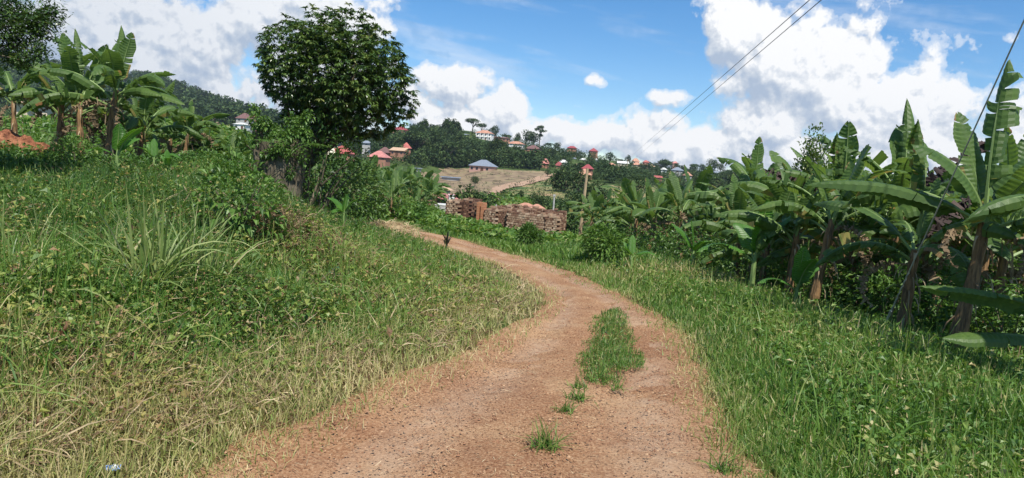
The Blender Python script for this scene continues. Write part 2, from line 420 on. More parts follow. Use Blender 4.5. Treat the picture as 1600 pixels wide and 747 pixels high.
_rn = np.sqrt(_c[:, 0]**2 + _c[:, 1]**2) + 3.0
_w = np.linalg.solve(_A, np.concatenate([_c[:, 2] / _rn, np.zeros(3)]))   # fit z/r: far hills and near bumps weigh alike

MOUND = at(448, 372, 9.0)
def zt(x, y, detail=True):
    x = np.asarray(x, float); y = np.asarray(y, float); sh = x.shape; x = x.ravel(); y = y.ravel()
    out = np.empty(len(x))
    for a in range(0, len(x), 20000):
        xs, ys = x[a:a + 20000], y[a:a + 20000]
        T = _tl(xs, ys)
        K = _phi(((T[:, None] - _C[None]) ** 2).sum(-1))
        out[a:a + 20000] = (K @ _w[:_n] + _w[_n] + T @ _w[_n + 1:]) * (np.sqrt(xs**2 + ys**2) + 3.0)
    r = np.sqrt(x * x + y * y)
    out += 0.38 * np.exp(-(((x - MOUND[0]) / .75)**2 + ((y - MOUND[1]) / .8)**2))
    if detail:
        out += (fbm(x * .9, y * .9, 3, 3) - .5) * .07 * np.clip(r / 6, 0, 1) + (fbm(x * .12, y * .12, 3, 8) - .5) * np.clip((r - 15) / 60, 0, 1) * .5
        out += (fbm(x * .012, y * .012, 4, 21) - .5) * np.clip((r - 260) / 300, 0, 1) * 9
    return out.reshape(sh)
def gz(x, y): return float(zt(np.array([x]), np.array([y]))[0])

def ground(px, py, ymax=1400.0, y0=1.5, steps=500):
    """where the view ray through a photo pixel meets the terrain"""
    d = rays(px, py); d = d / d[:, 1:2]
    Y = np.geomspace(y0, ymax, steps)
    X = d[:, 0:1] * Y; Z = EYE + d[:, 2:3] * Y
    H = zt(X, np.broadcast_to(Y, X.shape))
    below = Z < H
    k = np.argmax(below, 1); miss = ~below.any(1)
    k = np.maximum(k, 1); lo = Y[k - 1]; hi = Y[k]
    for _ in range(14):
        m = (lo + hi) / 2; b = (EYE + d[:, 2] * m) < zt(d[:, 0] * m, m)
        hi = np.where(b, m, hi); lo = np.where(b, lo, m)
    hi = np.where(miss, np.nan, hi)
    return np.stack([d[:, 0] * hi, hi, EYE + d[:, 2] * hi], -1)
def G1(px, py, **k): return Vector(ground(px, py, **k)[0])
def on(px, Y):
    """point on the terrain at depth Y under image column px (taken near the horizon)"""
    d = rays(px, 300)[0]; x = d[0] / d[1] * Y
    for _ in range(6):
        z = gz(x, Y); ppx, ppy = proj(x, Y, z)
        x += (px - float(ppx)) / F_PX * Y
    return Vector((x, Y, gz(x, Y)))

# ------------------------------------------------------------------ regions
def dense(pts, n):
    pts = np.asarray(pts, float); s = np.concatenate([[0], np.cumsum(np.linalg.norm(np.diff(pts, axis=0), axis=1))])
    t = np.linspace(0, s[-1], n); return np.stack([np.interp(t, s, pts[:, i]) for i in range(pts.shape[1])], -1)
def smooth_line(P, it=30):
    P = P.copy()
    for _ in range(it): P[1:-1] = (P[:-2] + 2 * P[1:-1] + P[2:]) / 4
    return P
def inpoly(x, y, poly):
    x = np.asarray(x); y = np.asarray(y); c = np.zeros(x.shape, bool); n = len(poly); j = n - 1
    for i in range(n):
        xi, yi = poly[i]; xj, yj = poly[j]
        c ^= ((yi > y) != (yj > y)) & (x < (xj - xi) * (y - yi) / (yj - yi + 1e-12) + xi); j = i
    return c
def edge_d(x, y, line):
    x = np.asarray(x, float).ravel(); y = np.asarray(y, float).ravel(); best = np.full(len(x), 1e9)
    for i in range(len(line) - 1):
        ax, ay = line[i]; bx, by = line[i + 1]; dx, dy = bx - ax, by - ay
        t = np.clip(((x - ax) * dx + (y - ay) * dy) / (dx * dx + dy * dy + 1e-12), 0, 1)
        best = np.minimum(best, (x - ax - t * dx)**2 + (y - ay - t * dy)**2)
    return np.sqrt(best)

LEFT = [(275,747),(380,700),(500,655),(620,600),(690,572),(760,535),(812,508),(845,492),(858,476),(852,458),(834,444),(800,425),(750,404),(700,388),(655,377),(610,364),(575,354)]
RIGHT = [(1185,747),(1150,700),(1112,650),(1096,600),(1080,560),(1060,522),(1026,494),(978,470),(932,446),(900,430),(862,417),(812,402),(758,386),(700,370),(650,362),(615,353),(590,348)]
gl = ground(*zip(*LEFT))[:, :2]; gr = ground(*zip(*RIGHT))[:, :2]
gl = np.concatenate([[(-1.9, -6.0), (-1.75, 0.6)], gl, [gl[-1] + (-4, .2), gl[-1] + (-16, -1)]])
gr = np.concatenate([[(1.35, -6.0), (1.4, 0.6)], gr, [gr[-1] + (-4, .9), gr[-1] + (-16, .2)]])
NL = 420
RL = smooth_line(dense(gl, NL), 40); RR = smooth_line(dense(gr, NL), 40)
ROADP = np.concatenate([RL[::4], RR[::-4]])
def road_sd(x, y):
    """signed distance to the dirt track's edge, negative on the track"""
    sh = np.shape(x); x = np.ravel(x); y = np.ravel(y)
    d = edge_d(x, y, ROADP); ins = inpoly(x, y, ROADP)
    return np.where(ins, -d, d).reshape(sh)
MED = smooth_line(dense(ground(*zip(*[(925,505),(945,488),(968,482),(985,505),(998,545),(1000,580),(985,602),(950,612),(915,608),(897,598),(898,560),(908,530),(925,505)]))[:, :2], 90), 3)
def median_sd(x, y):
    d = edge_d(x, y, MED); ins = inpoly(np.ravel(x), np.ravel(y), MED)
    return np.where(ins, -d, d).reshape(np.shape(x))

# ground sheet ---------------------------------------------------------------
th = np.concatenate([np.linspace(-180, -58, 50)[:-1], np.linspace(-58, 58, 330), np.linspace(58, 180, 50)[1:]]) * math.pi / 180
rr = np.concatenate([[0.0, .35], np.geomspace(.7, 60, 420), np.geomspace(60, 1650, 220)[1:]])
TH, RRR = np.meshgrid(th, rr, indexing='ij')
GX, GY = RRR * np.sin(TH), RRR * np.cos(TH)
GZ = zt(GX, GY)
near = RRR < 40
rs_ = np.full(GX.shape, 9.0); rs_[near] = road_sd(GX[near], GY[near])
GZ = GZ - np.where(rs_ < 0, np.clip(-rs_ * .4, 0, .03), 0)
GZ[TH < -3.14159] = GZ[TH < -3.14159]
far_t = np.clip((RRR - 14) / 40, 0, 1)
tint = ((far_t[:-1, :-1]) + 0)  # 0: bare littered soil by the track, 1: green land farther off
m, t = new_mat('soil_and_ground_cover')
tcn = t.n.new('ShaderNodeTexCoord'); ob = tcn.outputs['Object']
a_ = t.node('ShaderNodeAttribute', attribute_name='tint')
nf = t.noise(ob, 22, 9, .72); nm = t.noise(ob, 1.3, 6, .6); nl = t.noise(ob, .02, 6, .6); nfl = t.noise(ob, .25, 5, .65)
soil = t.ramp(nf, [(.3, (.035, .020, .011)), (.5, (.095, .055, .028)), (.72, (.22, .145, .075))])
moss = t.ramp(nf, [(.3, (.020, .035, .010)), (.6, (.06, .09, .022)), (.8, (.14, .14, .05))])
nearc = t.mix(t.ramp(nm, [(.42, 0.0), (.6, 1.0)]), soil, moss)
farc = t.ramp(nfl, [(.28, (.018, .036, .010)), (.48, (.040, .070, .018)), (.66, (.075, .105, .03)), (.82, (.15, .125, .055))])
farc = t.mix(t.ramp(nl, [(.4, 0.0), (.62, .65)]), farc, (.085, .125, .035, 1))
col = t.mix(a_.outputs['Fac'], nearc, farc)
bp = t.node('ShaderNodeBump', ins={'Strength': .7, 'Distance': .03, 'Height': nf})
bs = t.node('ShaderNodeBsdfPrincipled', ins={'Base Color': col, 'Roughness': .95, 'Specular IOR Level': .1, 'Normal': bp.outputs[0]})
o = t.n.new('ShaderNodeOutputMaterial'); t.l.new(bs.outputs[0], o.inputs[0])
M_ground = m
GG = grid(np.stack([GX, GY, GZ], -1), tint.ravel(), 0)
tag(link(GG.mesh('ground', M_ground, True), 'ground'), kind='structure')

# dirt track -------------------------------------------------------------------
m, t = new_mat('red_murram')
tcn = t.n.new('ShaderNodeTexCoord'); ob = tcn.outputs['Object']
n1 = t.noise(ob, 1.1, 5, .6); n2 = t.noise(ob, 55, 6, .72); n3 = t.noise(ob, 7.5, 6, .65)
base = t.ramp(n1, [(.38, (.225, .105, .050)), (.5, (.335, .180, .088)), (.62, (.46, .300, .162))])
fine = t.ramp(n2, [(.34, (.075, .030, .016)), (.45, (.225, .110, .056)), (.55, (.36, .215, .12)), (.72, (.56, .40, .245))])
col = t.mix(.60, base, fine)
a_ = t.node('ShaderNodeAttribute', attribute_name='tint')    # packed pale wheel lines
col = t.mix(t.math('MULTIPLY', a_.outputs['Fac'], t.ramp(n3, [(.35, .25), (.6, 1.0)])), col, (.47, .335, .225, 1))
vs = t.node('ShaderNodeTexVoronoi', ins={'Scale': 42.0, 'Randomness': 1.0}); t.l.new(ob, vs.inputs['Vector'])
peb = t.ramp(vs.outputs['Distance'], [(.10, 1.0), (.30, 0.0)])
sel = t.math('GREATER_THAN', t.noise(vs.outputs['Position'], 30, 0), .52)
peb = t.math('MULTIPLY', peb, sel)
col = t.mix(t.math('MULTIPLY', peb, .45), col, t.ramp(t.noise(vs.outputs['Position'], 60, 0), [(.4, (.13, .05, .035)), (.6, (.33, .16, .10))]))
hgt = t.math('ADD', t.math('ADD', t.math('MULTIPLY', n2, .5), t.math('MULTIPLY', n3, .9)), t.math('MULTIPLY', peb, .6))
bp = t.node('ShaderNodeBump', ins={'Strength': .95, 'Distance': .028, 'Height': hgt})
bs = t.node('ShaderNodeBsdfPrincipled', ins={'Base Color': col, 'Roughness': .92, 'Specular IOR Level': .15, 'Normal': bp.outputs[0]})
o = t.n.new('ShaderNodeOutputMaterial'); t.l.new(bs.outputs[0], o.inputs[0])
M_dirt = m
NW = 64
tt = np.linspace(-.06, 1.06, NW)
idx = np.linspace(0, NL - 1, 900)
lx = np.stack([np.interp(idx, np.arange(NL), RL[:, i]) for i in (0, 1)], -1); rx_ = np.stack([np.interp(idx, np.arange(NL), RR[:, i]) for i in (0, 1)], -1)
P = lx[:, None] * (1 - tt)[None, :, None] + rx_[:, None] * tt[None, :, None]
sd = road_sd(P[..., 0], P[..., 1])
z = zt(P[..., 0], P[..., 1])
wn = (fbm(P[..., 0] * 3.1, P[..., 1] * 3.1, 4, 30) - .5) * .035 + (fbm(P[..., 0] * 16, P[..., 1] * 16, 3, 31) - .5) * .012
rut = -.040 * (np.exp(-((tt - .24) / .12)**2) + np.exp(-((tt - .74) / .12)**2))
eg = np.clip(-sd / .25 + (fbm(P[..., 0] * 2.3, P[..., 1] * 2.3, 3, 33) - .5) * 1.6, -1, 1)
z = z + .022 + wn * np.clip(eg, 0, 1) + rut[None] * np.clip(eg, 0, 1) + np.where(eg < 0, eg * .07, 0)
pale = np.clip(np.exp(-((tt - .28) / .10)**2) * 1.0 + np.exp(-((tt - .80) / .09)**2) * 1.0, 0, 1)[None] * (fbm(P[..., 0] * .8, P[..., 1] * 1.2, 3, 44) > .42)
tag(link(grid(np.concatenate([P, z[..., None]], -1), (pale[:-1, :-1]).ravel() * .55, 0).mesh('dirt_track', M_dirt, True), 'dirt_track'), kind='structure')

def road_z(x, y): return zt(x, y) + .02

def drape(name, pts, res, off, mat, ragged=.3, tint=.5, seed=1):
    """a patch of land of its own colour, laid over the terrain"""
    poly = ground(*zip(*pts))[:, :2]
    x0, y0 = poly.min(0) - res * 2; x1, y1 = poly.max(0) + res * 2
    xs = np.arange(x0, x1, res); ys = np.arange(y0, y1, res)
    X, Y = np.meshgrid(xs, ys, indexing='ij')
    wx = (fbm(X / res * .12, Y / res * .12, 3, seed) - .5) * res * 14 * ragged; wy = (fbm(X / res * .12, Y / res * .12, 3, seed + 9) - .5) * res * 14 * ragged
    k = inpoly(X + wx, Y + wy, poly)
    g = grid(np.stack([X, Y, zt(X, Y) + off], -1), tint)
    kk = k[:-1, :-1].ravel()
    g = Geo(g.V, g.loops.reshape(-1, 4)[kk], g.sizes[kk], g.tint[kk], g.mat[kk])
    return tag(link(g.mesh(name, mat, True), name), kind='structure')

M_field = solid_mat('ploughed_earth', [(.34, (.085, .065, .035)), (.46, (.19, .135, .08)), (.56, (.27, .20, .115)), (.68, (.15, .155, .06))], .95, .22, .5, .3, detail=9)
M_lane = solid_mat('far_murram', [(.3, (.30, .18, .11)), (.7, (.43, .30, .20))], .95, .4, .2)
M_mead = solid_mat('meadow', [(.36, (.04, .075, .018)), (.44, (.09, .13, .032)), (.52, (.17, .17, .06)), (.62, (.34, .23, .12))], .95, .09, .5, .3, detail=8)
drape('ploughed_field', [(655,268),(700,262),(760,266),(850,268),(866,276),(800,288),(768,300),(758,316),(700,310),(655,300)], 1.6, .12, M_field)
drape('meadow', [(770,312),(800,294),(850,281),(905,284),(960,292),(1010,290),(1060,290),(1060,315),(960,335),(900,322),(860,330),(800,336),(765,330)], 1.6, .10, M_mead, seed=5)
drape('far_lane', [(756,312),(760,301),(772,293),(792,288),(812,286),(832,280),(850,274),(866,272),(869,275),(856,280),(838,286),(814,292),(794,295),(781,300),(775,307),(774,316)], .7, .30, M_lane, .12, seed=8)
# ------------------------------------------------------------------ grass and weeds (nobody could count them)
def scatter(n, th0, th1, r0, r1, rs=RS):
    """points around the viewer's standing place, thinning with distance"""
    th = rs.uniform(math.radians(th0), math.radians(th1), n); r = np.exp(rs.uniform(math.log(r0), math.log(r1), n))
    return r * np.sin(th), r * np.cos(th), r
def updir(n, spread, rs=RS):
    a = rs.uniform(0, 6.283, n); s = np.abs(rs.normal(0, spread, n))
    return np.stack([np.cos(a) * s, np.sin(a) * s, np.ones(n)], -1)

def road_side(x, y):
    """-1 left bank, +1 right verge, by nearest edge line"""
    return np.where(edge_d(x, y, RL[::4]) < edge_d(x, y, RR[::4]), -1, 1)

def dep(x, y): return np.sqrt(x * x + y * y)

# patches of character shared by all left bank plants
def dry_patch(x, y): return fbm(x * .55 + 4, y * .55, 4, 61)

# 1. short dry grass fringe along both edges of the track, thinning into the bank
x, y, r = scatter(240000, -44, 44, 2.3, 26)
sd = road_sd(x, y); side = road_side(x, y)
fr = np.where(side < 0, 1.05, .45) * (1 + .7 * (fbm(x * 1.4, y * 1.4, 3, 5) - .5) * 2)
edgew = (fbm(x * 2.3, y * 2.3, 3, 33) - .5) * .5
k = (sd > -.32 + edgew) & (sd < fr) & (RS.rand(len(x)) < np.clip((sd + .34) / .42, 0.0, 1) * np.where(side < 0, .8, 1))
x, y, r, sd, side = x[k], y[k], r[k], sd[k], side[k]; n = len(x)
dryness = np.where(side < 0, .70 + .30 * (fbm(x * 1.2, y * 1.2, 3, 7) - .3), .52 + .5 * (fbm(x * .7, y * .7, 3, 8) - .45)) - np.clip(sd, 0, 1) * .12 + RS.normal(0, .12, n)
hgt = (.035 + .065 * np.clip(sd + .3, 0, 1)) * np.interp(r, [5, 12], [1, .7]) * RS.uniform(.6, 1.7, n) * (1 + r * .012)
P = np.stack([x, y, zt(x, y) + .003], -1)
gA = blades(P, updir(n, .75), hgt * 1.3, .0045 * (1 + r * .16), RS.uniform(.3, 1.6, n), 2, np.clip(dryness, 0, 1))

# 2. lush verge on the right
x, y, r = scatter(330000, 2, 46, 3.2, 30)
sd = road_sd(x, y); side = road_side(x, y)
w_ = (fbm(x * 1.1, y * 1.1, 3, 12) - .5)
k = (side > 0) & (sd > .12 + w_ * .3) & (sd < 6.5)
k &= RS.rand(len(x)) < .62
x, y, r, sd = x[k], y[k], r[k], sd[k]; n = len(x)
tall = np.clip((sd - .1) / 2.2, 0, 1) * (.6 + .8 * fbm(x * .9, y * .9, 3, 14))
hgt = (.07 + .27 * tall * np.interp(sd, [2.2, 3.5], [1, .62])) * RS.uniform(.5, 1.35, n)
tn = .40 + .40 * (fbm(x * .6, y * .6, 3, 15) - .5) + RS.normal(0, .14, n) + np.where(RS.rand(n) < .05, .4, 0) - .06 * np.clip(sd / 3, 0, 1)
patch_dry = np.exp(-(((x - 3.6) / 1.6)**2 + ((y - 13.3) / 1.6)**2)) * .45
P = np.stack([x, y, zt(x, y) + .002], -1)
gB = blades(P, updir(n, .5), hgt, (.006 + .011 * RS.rand(n)**1.5) * (1 + r * .08), RS.uniform(.4, 2.2, n), 3, np.clip(tn + patch_dry, 0, 1))
k = (RS.rand(n) < .32) & (sd > .8)
nn = k.sum(); Pl = P[k] + np.stack([RS.normal(0, .03, nn), RS.normal(0, .03, nn), RS.uniform(.02, .9, nn) * hgt[k] + .02], -1)
D = nrm(np.stack([RS.normal(0, 1, nn), RS.normal(0, 1, nn), RS.uniform(-.1, 1.0, nn)], -1))
gB2 = leaves(Pl, D, RS.uniform(.04, .11, nn) * (1 + r[k] * .02), RS.uniform(.018, .045, nn) * (1 + r[k] * .03), RS.uniform(.2, 1, nn), np.clip(tn[k] - .02, 0, 1))
# long seeding stalks and bent blades standing over the verge
k = (RS.rand(n) < .012) & (sd > .5)
gB3 = blades(P[k], updir(k.sum(), .45), RS.uniform(.35, .7, k.sum()), .012 * (1 + r[k] * .03), RS.uniform(.9, 2.6, k.sum()), 5, RS.uniform(.3, .6, k.sum()))

# 3. the left bank: creeping weeds, dead stalks, grass
x, y, r = scatter(360000, -47, 12, 2.3, 34)
sd = road_sd(x, y); side = road_side(x, y)
k = (side < 0) & (sd > .25 + .5 * (fbm(x * 1.1, y * 1.1, 3, 17) - .5)) & (RS.rand(len(x)) < .72)
x, y, r, sd = x[k], y[k], r[k], sd[k]; n = len(x)
dp = dry_patch(x, y); up = np.clip((sd - .3) / 1.5, 0, 1); farb = np.clip((r - 7) / 6, 0, 1)
P = np.stack([x, y, zt(x, y) + .002], -1)
mound = np.exp(-(((x - MOUND[0] + .1) / 1.0)**2 + ((y - MOUND[1]) / .9)**2))
kind = RS.rand(n); dpatch = np.clip(fbm(x * 1.7 + 9, y * 1.7, 3, 77) * 3 - 1, 0, 1)
weed = (kind < .50 * np.clip(.62 + up, 0, 1) - .25 * mound); dead = ~weed & (kind < .52 + .26 * dpatch - .10 * farb + .3 * mound); gras = ~weed & ~dead
cl_ = np.clip(fbm(x * 1.3, y * 1.3, 3, 19) * 2.2 - .5, .1, 1.4); ph = .05 + .31 * up * cl_
n1 = weed.sum()
Pl = P[weed] + np.stack([RS.normal(0, .03, n1), RS.normal(0, .03, n1), RS.uniform(0.05, 1.0, n1)**.7 * ph[weed]], -1)
D = nrm(np.stack([RS.normal(0, 1, n1), RS.normal(0, 1, n1) - .3, RS.uniform(-.2, 1.1, n1)], -1))
tw = .40 + np.where(RS.rand(n1) < .20, .38, 0) + .36 * (dp[weed] - .5) * 2 - .14 * farb[weed] + RS.normal(0, .13, n1) + .22 * mound[weed] + .16 * (1 - up[weed])
sz = np.minimum(RS.gamma(4, .0085, n1), .07) * (.72 + .28 * up[weed]) * (1 + r[weed] * .05) * np.where(RS.rand(n1) < .05, 1.6, 1)
gC1 = leaves(Pl, D, sz, sz * RS.uniform(.45, .8, n1), RS.uniform(0, .8, n1), np.clip(tw, 0, 1))
n2 = dead.sum(); a = RS.uniform(0, 6.28, n2)
D = np.stack([np.cos(a), np.sin(a), RS.uniform(-.1, 1.3, n2)], -1)
Pd = P[dead] + np.stack([np.zeros(n2), np.zeros(n2), RS.uniform(0, .7, n2) * ph[dead]], -1)
gC2 = blades(Pd, D, RS.gamma(3, .035, n2) * (1 + r[dead] * .03), RS.uniform(.003, .008, n2) * (1 + r[dead] * .12), RS.uniform(-.8, 3.0, n2), 4, np.clip(RS.normal(.34, .24, n2) - .3 * mound[dead], 0, 1), tw=.5)
n3 = gras.sum()
tg = .38 + .20 * (1 - up[gras]) + .34 * (dp[gras] - .5) * 2 - .16 * farb[gras] + RS.normal(0, .11, n3) - .05 * up[gras]
gC3 = blades(P[gras], updir(n3, .55), (.07 + .22 * up[gras] * (.3 + 1.2 * cl_[gras])) * RS.uniform(.5, 1.5, n3), .0065 * (1 + r[gras] * .12), RS.uniform(.5, 2.2, n3), 3, np.clip(tg, 0, 1))

# 4. bright green strip between track and brick ruin, and open ground farther off
x, y, r = scatter(150000, -30, 34, 13, 62)
sd = road_sd(x, y); side = road_side(x, y)
k = (sd > .5) & (side > 0) & ((sd > 5) | (y > 15)) & (RS.rand(len(x)) < .8)
x, y, r = x[k], y[k], r[k]; n = len(x)
P = np.stack([x, y, zt(x, y)], -1)
gD = blades(P, updir(n, .4), RS.uniform(.12, .34, n) * np.interp(r, [16, 26], [1, .6]), .035 * (1 + r * .02), RS.uniform(.5, 2.0, n), 3, np.clip(.40 + .3 * (fbm(x * .4, y * .4, 3, 41) - .5) + RS.normal(0, .09, n), 0, 1))
x, y, r = scatter(60000, -50, 50, 26, 130)
k = road_sd(x, y) > 1
x, y, r = x[k], y[k], r[k]; n = len(x)
gD2 = leaves(np.stack([x, y, zt(x, y) + RS.uniform(.05, .5, n)], -1), np.stack([RS.normal(0, 1, n), RS.normal(0, 1, n), RS.uniform(0, 1.2, n)], -1), .008 * r + .1, .004 * r + .04, .4, np.clip(.42 + .5 * (fbm(x * .1, y * .1, 3, 43) - .5) + RS.normal(0, .1, n), 0, 1))

# 5. centre strip between the wheel lines, with loose tufts running down to the viewer
x0, y0 = MED.min(0); x1, y1 = MED.max(0)
n = 26000; x = RS.uniform(x0 - .3, x1 + .3, n); y = RS.uniform(y0 - .3, y1 + .3, n)
ms = median_sd(x, y) + (fbm(x * 4, y * 4, 3, 51) - .5) * .28
k = ms < 0.0; k &= RS.rand(n) < np.clip(-ms / .13 + .12, 0, 1) * np.clip(fbm(x * 4, y * 4, 2, 53) * 2.6 - .2, .3, 1)
x, y, ms = x[k], y[k], ms[k]; n = len(x)
gE = blades(np.stack([x, y, road_z(x, y)], -1), updir(n, .9), RS.uniform(.03, .10, n) * np.clip(.5 - ms * 3, .5, 1.2), .008, RS.uniform(.5, 2.4, n), 3, np.clip(RS.normal(.36, .20, n), 0, 1))
def patchy(geos, name, mats, kind='stuff'):
    return tag(link(Geo.cat(geos).mesh(name, mats), name), kind=kind)
patchy([gA], 'dry_grass', M_grass)
patchy([gB, gB2, gB3], 'green_grass', M_grass)
x, y, r = scatter(30000, -46, 4, 3.0, 20); sd = road_sd(x, y)
k = (road_side(x, y) < 0) & (sd > .7) & (RS.rand(len(x)) < np.clip(fbm(x * .9, y * .9, 3, 131) * 4 - 1.75, 0.02, .8)); x, y, r = x[k], y[k], r[k]; n = len(x)
gC4 = blades(np.stack([x, y, zt(x, y)], -1), updir(n, .7), RS.uniform(.18, .50, n), RS.uniform(.006, .013, n) * (1 + r * .05), RS.uniform(.8, 3.0, n), 5, np.clip(RS.normal(.48, .16, n), 0, 1))
patchy([gC3, gC4], 'bank_grass', M_grass)
def tall_weeds(n, seed):
    rs = np.random.RandomState(seed); x, y, r = scatter(n, -46, 8, 3.0, 22, rs)
    sd = road_sd(x, y); k = (road_side(x, y) < 0) & (sd > .9) & (x < -.25 * y) & (fbm(x * 1.9, y * 1.9, 3, seed) > .58); x, y, r = x[k], y[k], r[k]; n = len(x)
    h = .30 * np.clip((fbm(x * 1.9, y * 1.9, 3, seed) - .55) * 7, .2, 1) * rs.uniform(.1, 1, n)**.6
    kind_ = fbm(x * .9, y * .9, 2, seed + 5)
    L = np.where(kind_ > .5, .085, .055) * rs.uniform(.6, 1.3, n) * (1 + r * .02)
    return leaves(np.stack([x, y, zt(x, y) + h], -1), np.stack([rs.normal(0, 1, n), rs.normal(0, 1, n), rs.uniform(-.2, .9, n)], -1), L, L * np.where(kind_ > .5, .40, .62), .7, np.clip(.44 + .5 * (kind_ - .5) + rs.normal(0, .14, n), 0, 1), rs=rs)
patchy([gC1, tall_weeds(30000, 171), tall_weeds(20000, 193)], 'creeping_weeds', M_weed)
patchy([gC2], 'dead_stalks', M_straw)
patchy([gD, gD2], 'rough_grass', M_grass)
patchy([gE], 'strip_grass', M_grass)

# gravel and straw litter on the track
x, y, r = scatter(150000, -42, 42, 2.2, 24)
sd = road_sd(x, y); k = (sd < .15) & (RS.rand(len(x)) < np.clip(fbm(x * 1.3, y * 1.3, 3, 71) * 3.2 - .95, .05, .8)); x, y, r = x[k], y[k], r[k]; n = len(x)
s = RS.gamma(1.3, .0013, n) + .0020; s = np.minimum(s, .010) * (1 + .06 * r)
ico = np.array([[1, 0, 0], [-1, 0, 0], [0, 1, 0], [0, -1, 0], [0, 0, 1.0], [0, 0, -.5]])
jit = ico[None] * RS.uniform(.6, 1.3, (n, 6, 1)); ang = RS.uniform(0, 6.28, n)
rx2 = jit[..., 0] * np.cos(ang)[:, None] - jit[..., 1] * np.sin(ang)[:, None]; ry2 = jit[..., 0] * np.sin(ang)[:, None] + jit[..., 1] * np.cos(ang)[:, None]
V = np.stack([rx2, ry2, jit[..., 2] * .75], -1) * s[:, None, None] + np.stack([x, y, road_z(x, y) + s * .3], -1)[:, None]
tri = np.array([[0, 2, 4], [2, 1, 4], [1, 3, 4], [3, 0, 4], [2, 0, 5], [1, 2, 5], [3, 1, 5], [0, 3, 5]])
Fq = (np.arange(n)[:, None, None] * 6 + tri[None]).reshape(-1, 3)
M_peb = solid_mat('laterite_pebbles', [(0, (.15, .065, .035)), (.5, (.26, .130, .07)), (.9, (.44, .28, .16))], .85, 40, 0, .01, .85)
tag(link(Geo(V.reshape(-1, 3), Fq, np.full(len(Fq), 3), np.repeat(RS.rand(n), 8)).mesh('gravel', M_peb), 'gravel'), kind='stuff')
x, y, r = scatter(22000, -44, 42, 2.2, 18)
sd = road_sd(x, y); pr = np.clip(fbm(x * .9, y * .9, 3, 81) * 1.6 - .62, 0, 1) + .5 * np.exp(-((sd + .15) / .25)**2)
k = (sd < .3) & (RS.rand(len(x)) < pr * .75); x, y, r = x[k], y[k], r[k]; n = len(x); a = RS.uniform(0, 6.28, n)
P = np.stack([x, y, road_z(x, y) + .012], -1)
gS = blades(P, np.stack([np.cos(a), np.sin(a), RS.normal(.03, .08, n)], -1), RS.uniform(.02, .10, n), .0022 * (1 + r * .14), RS.uniform(-.1, .25, n), 3, np.clip(RS.normal(.55, .25, n), 0, 1), tw=.2)
patchy([gS], 'straw_litter', M_straw)
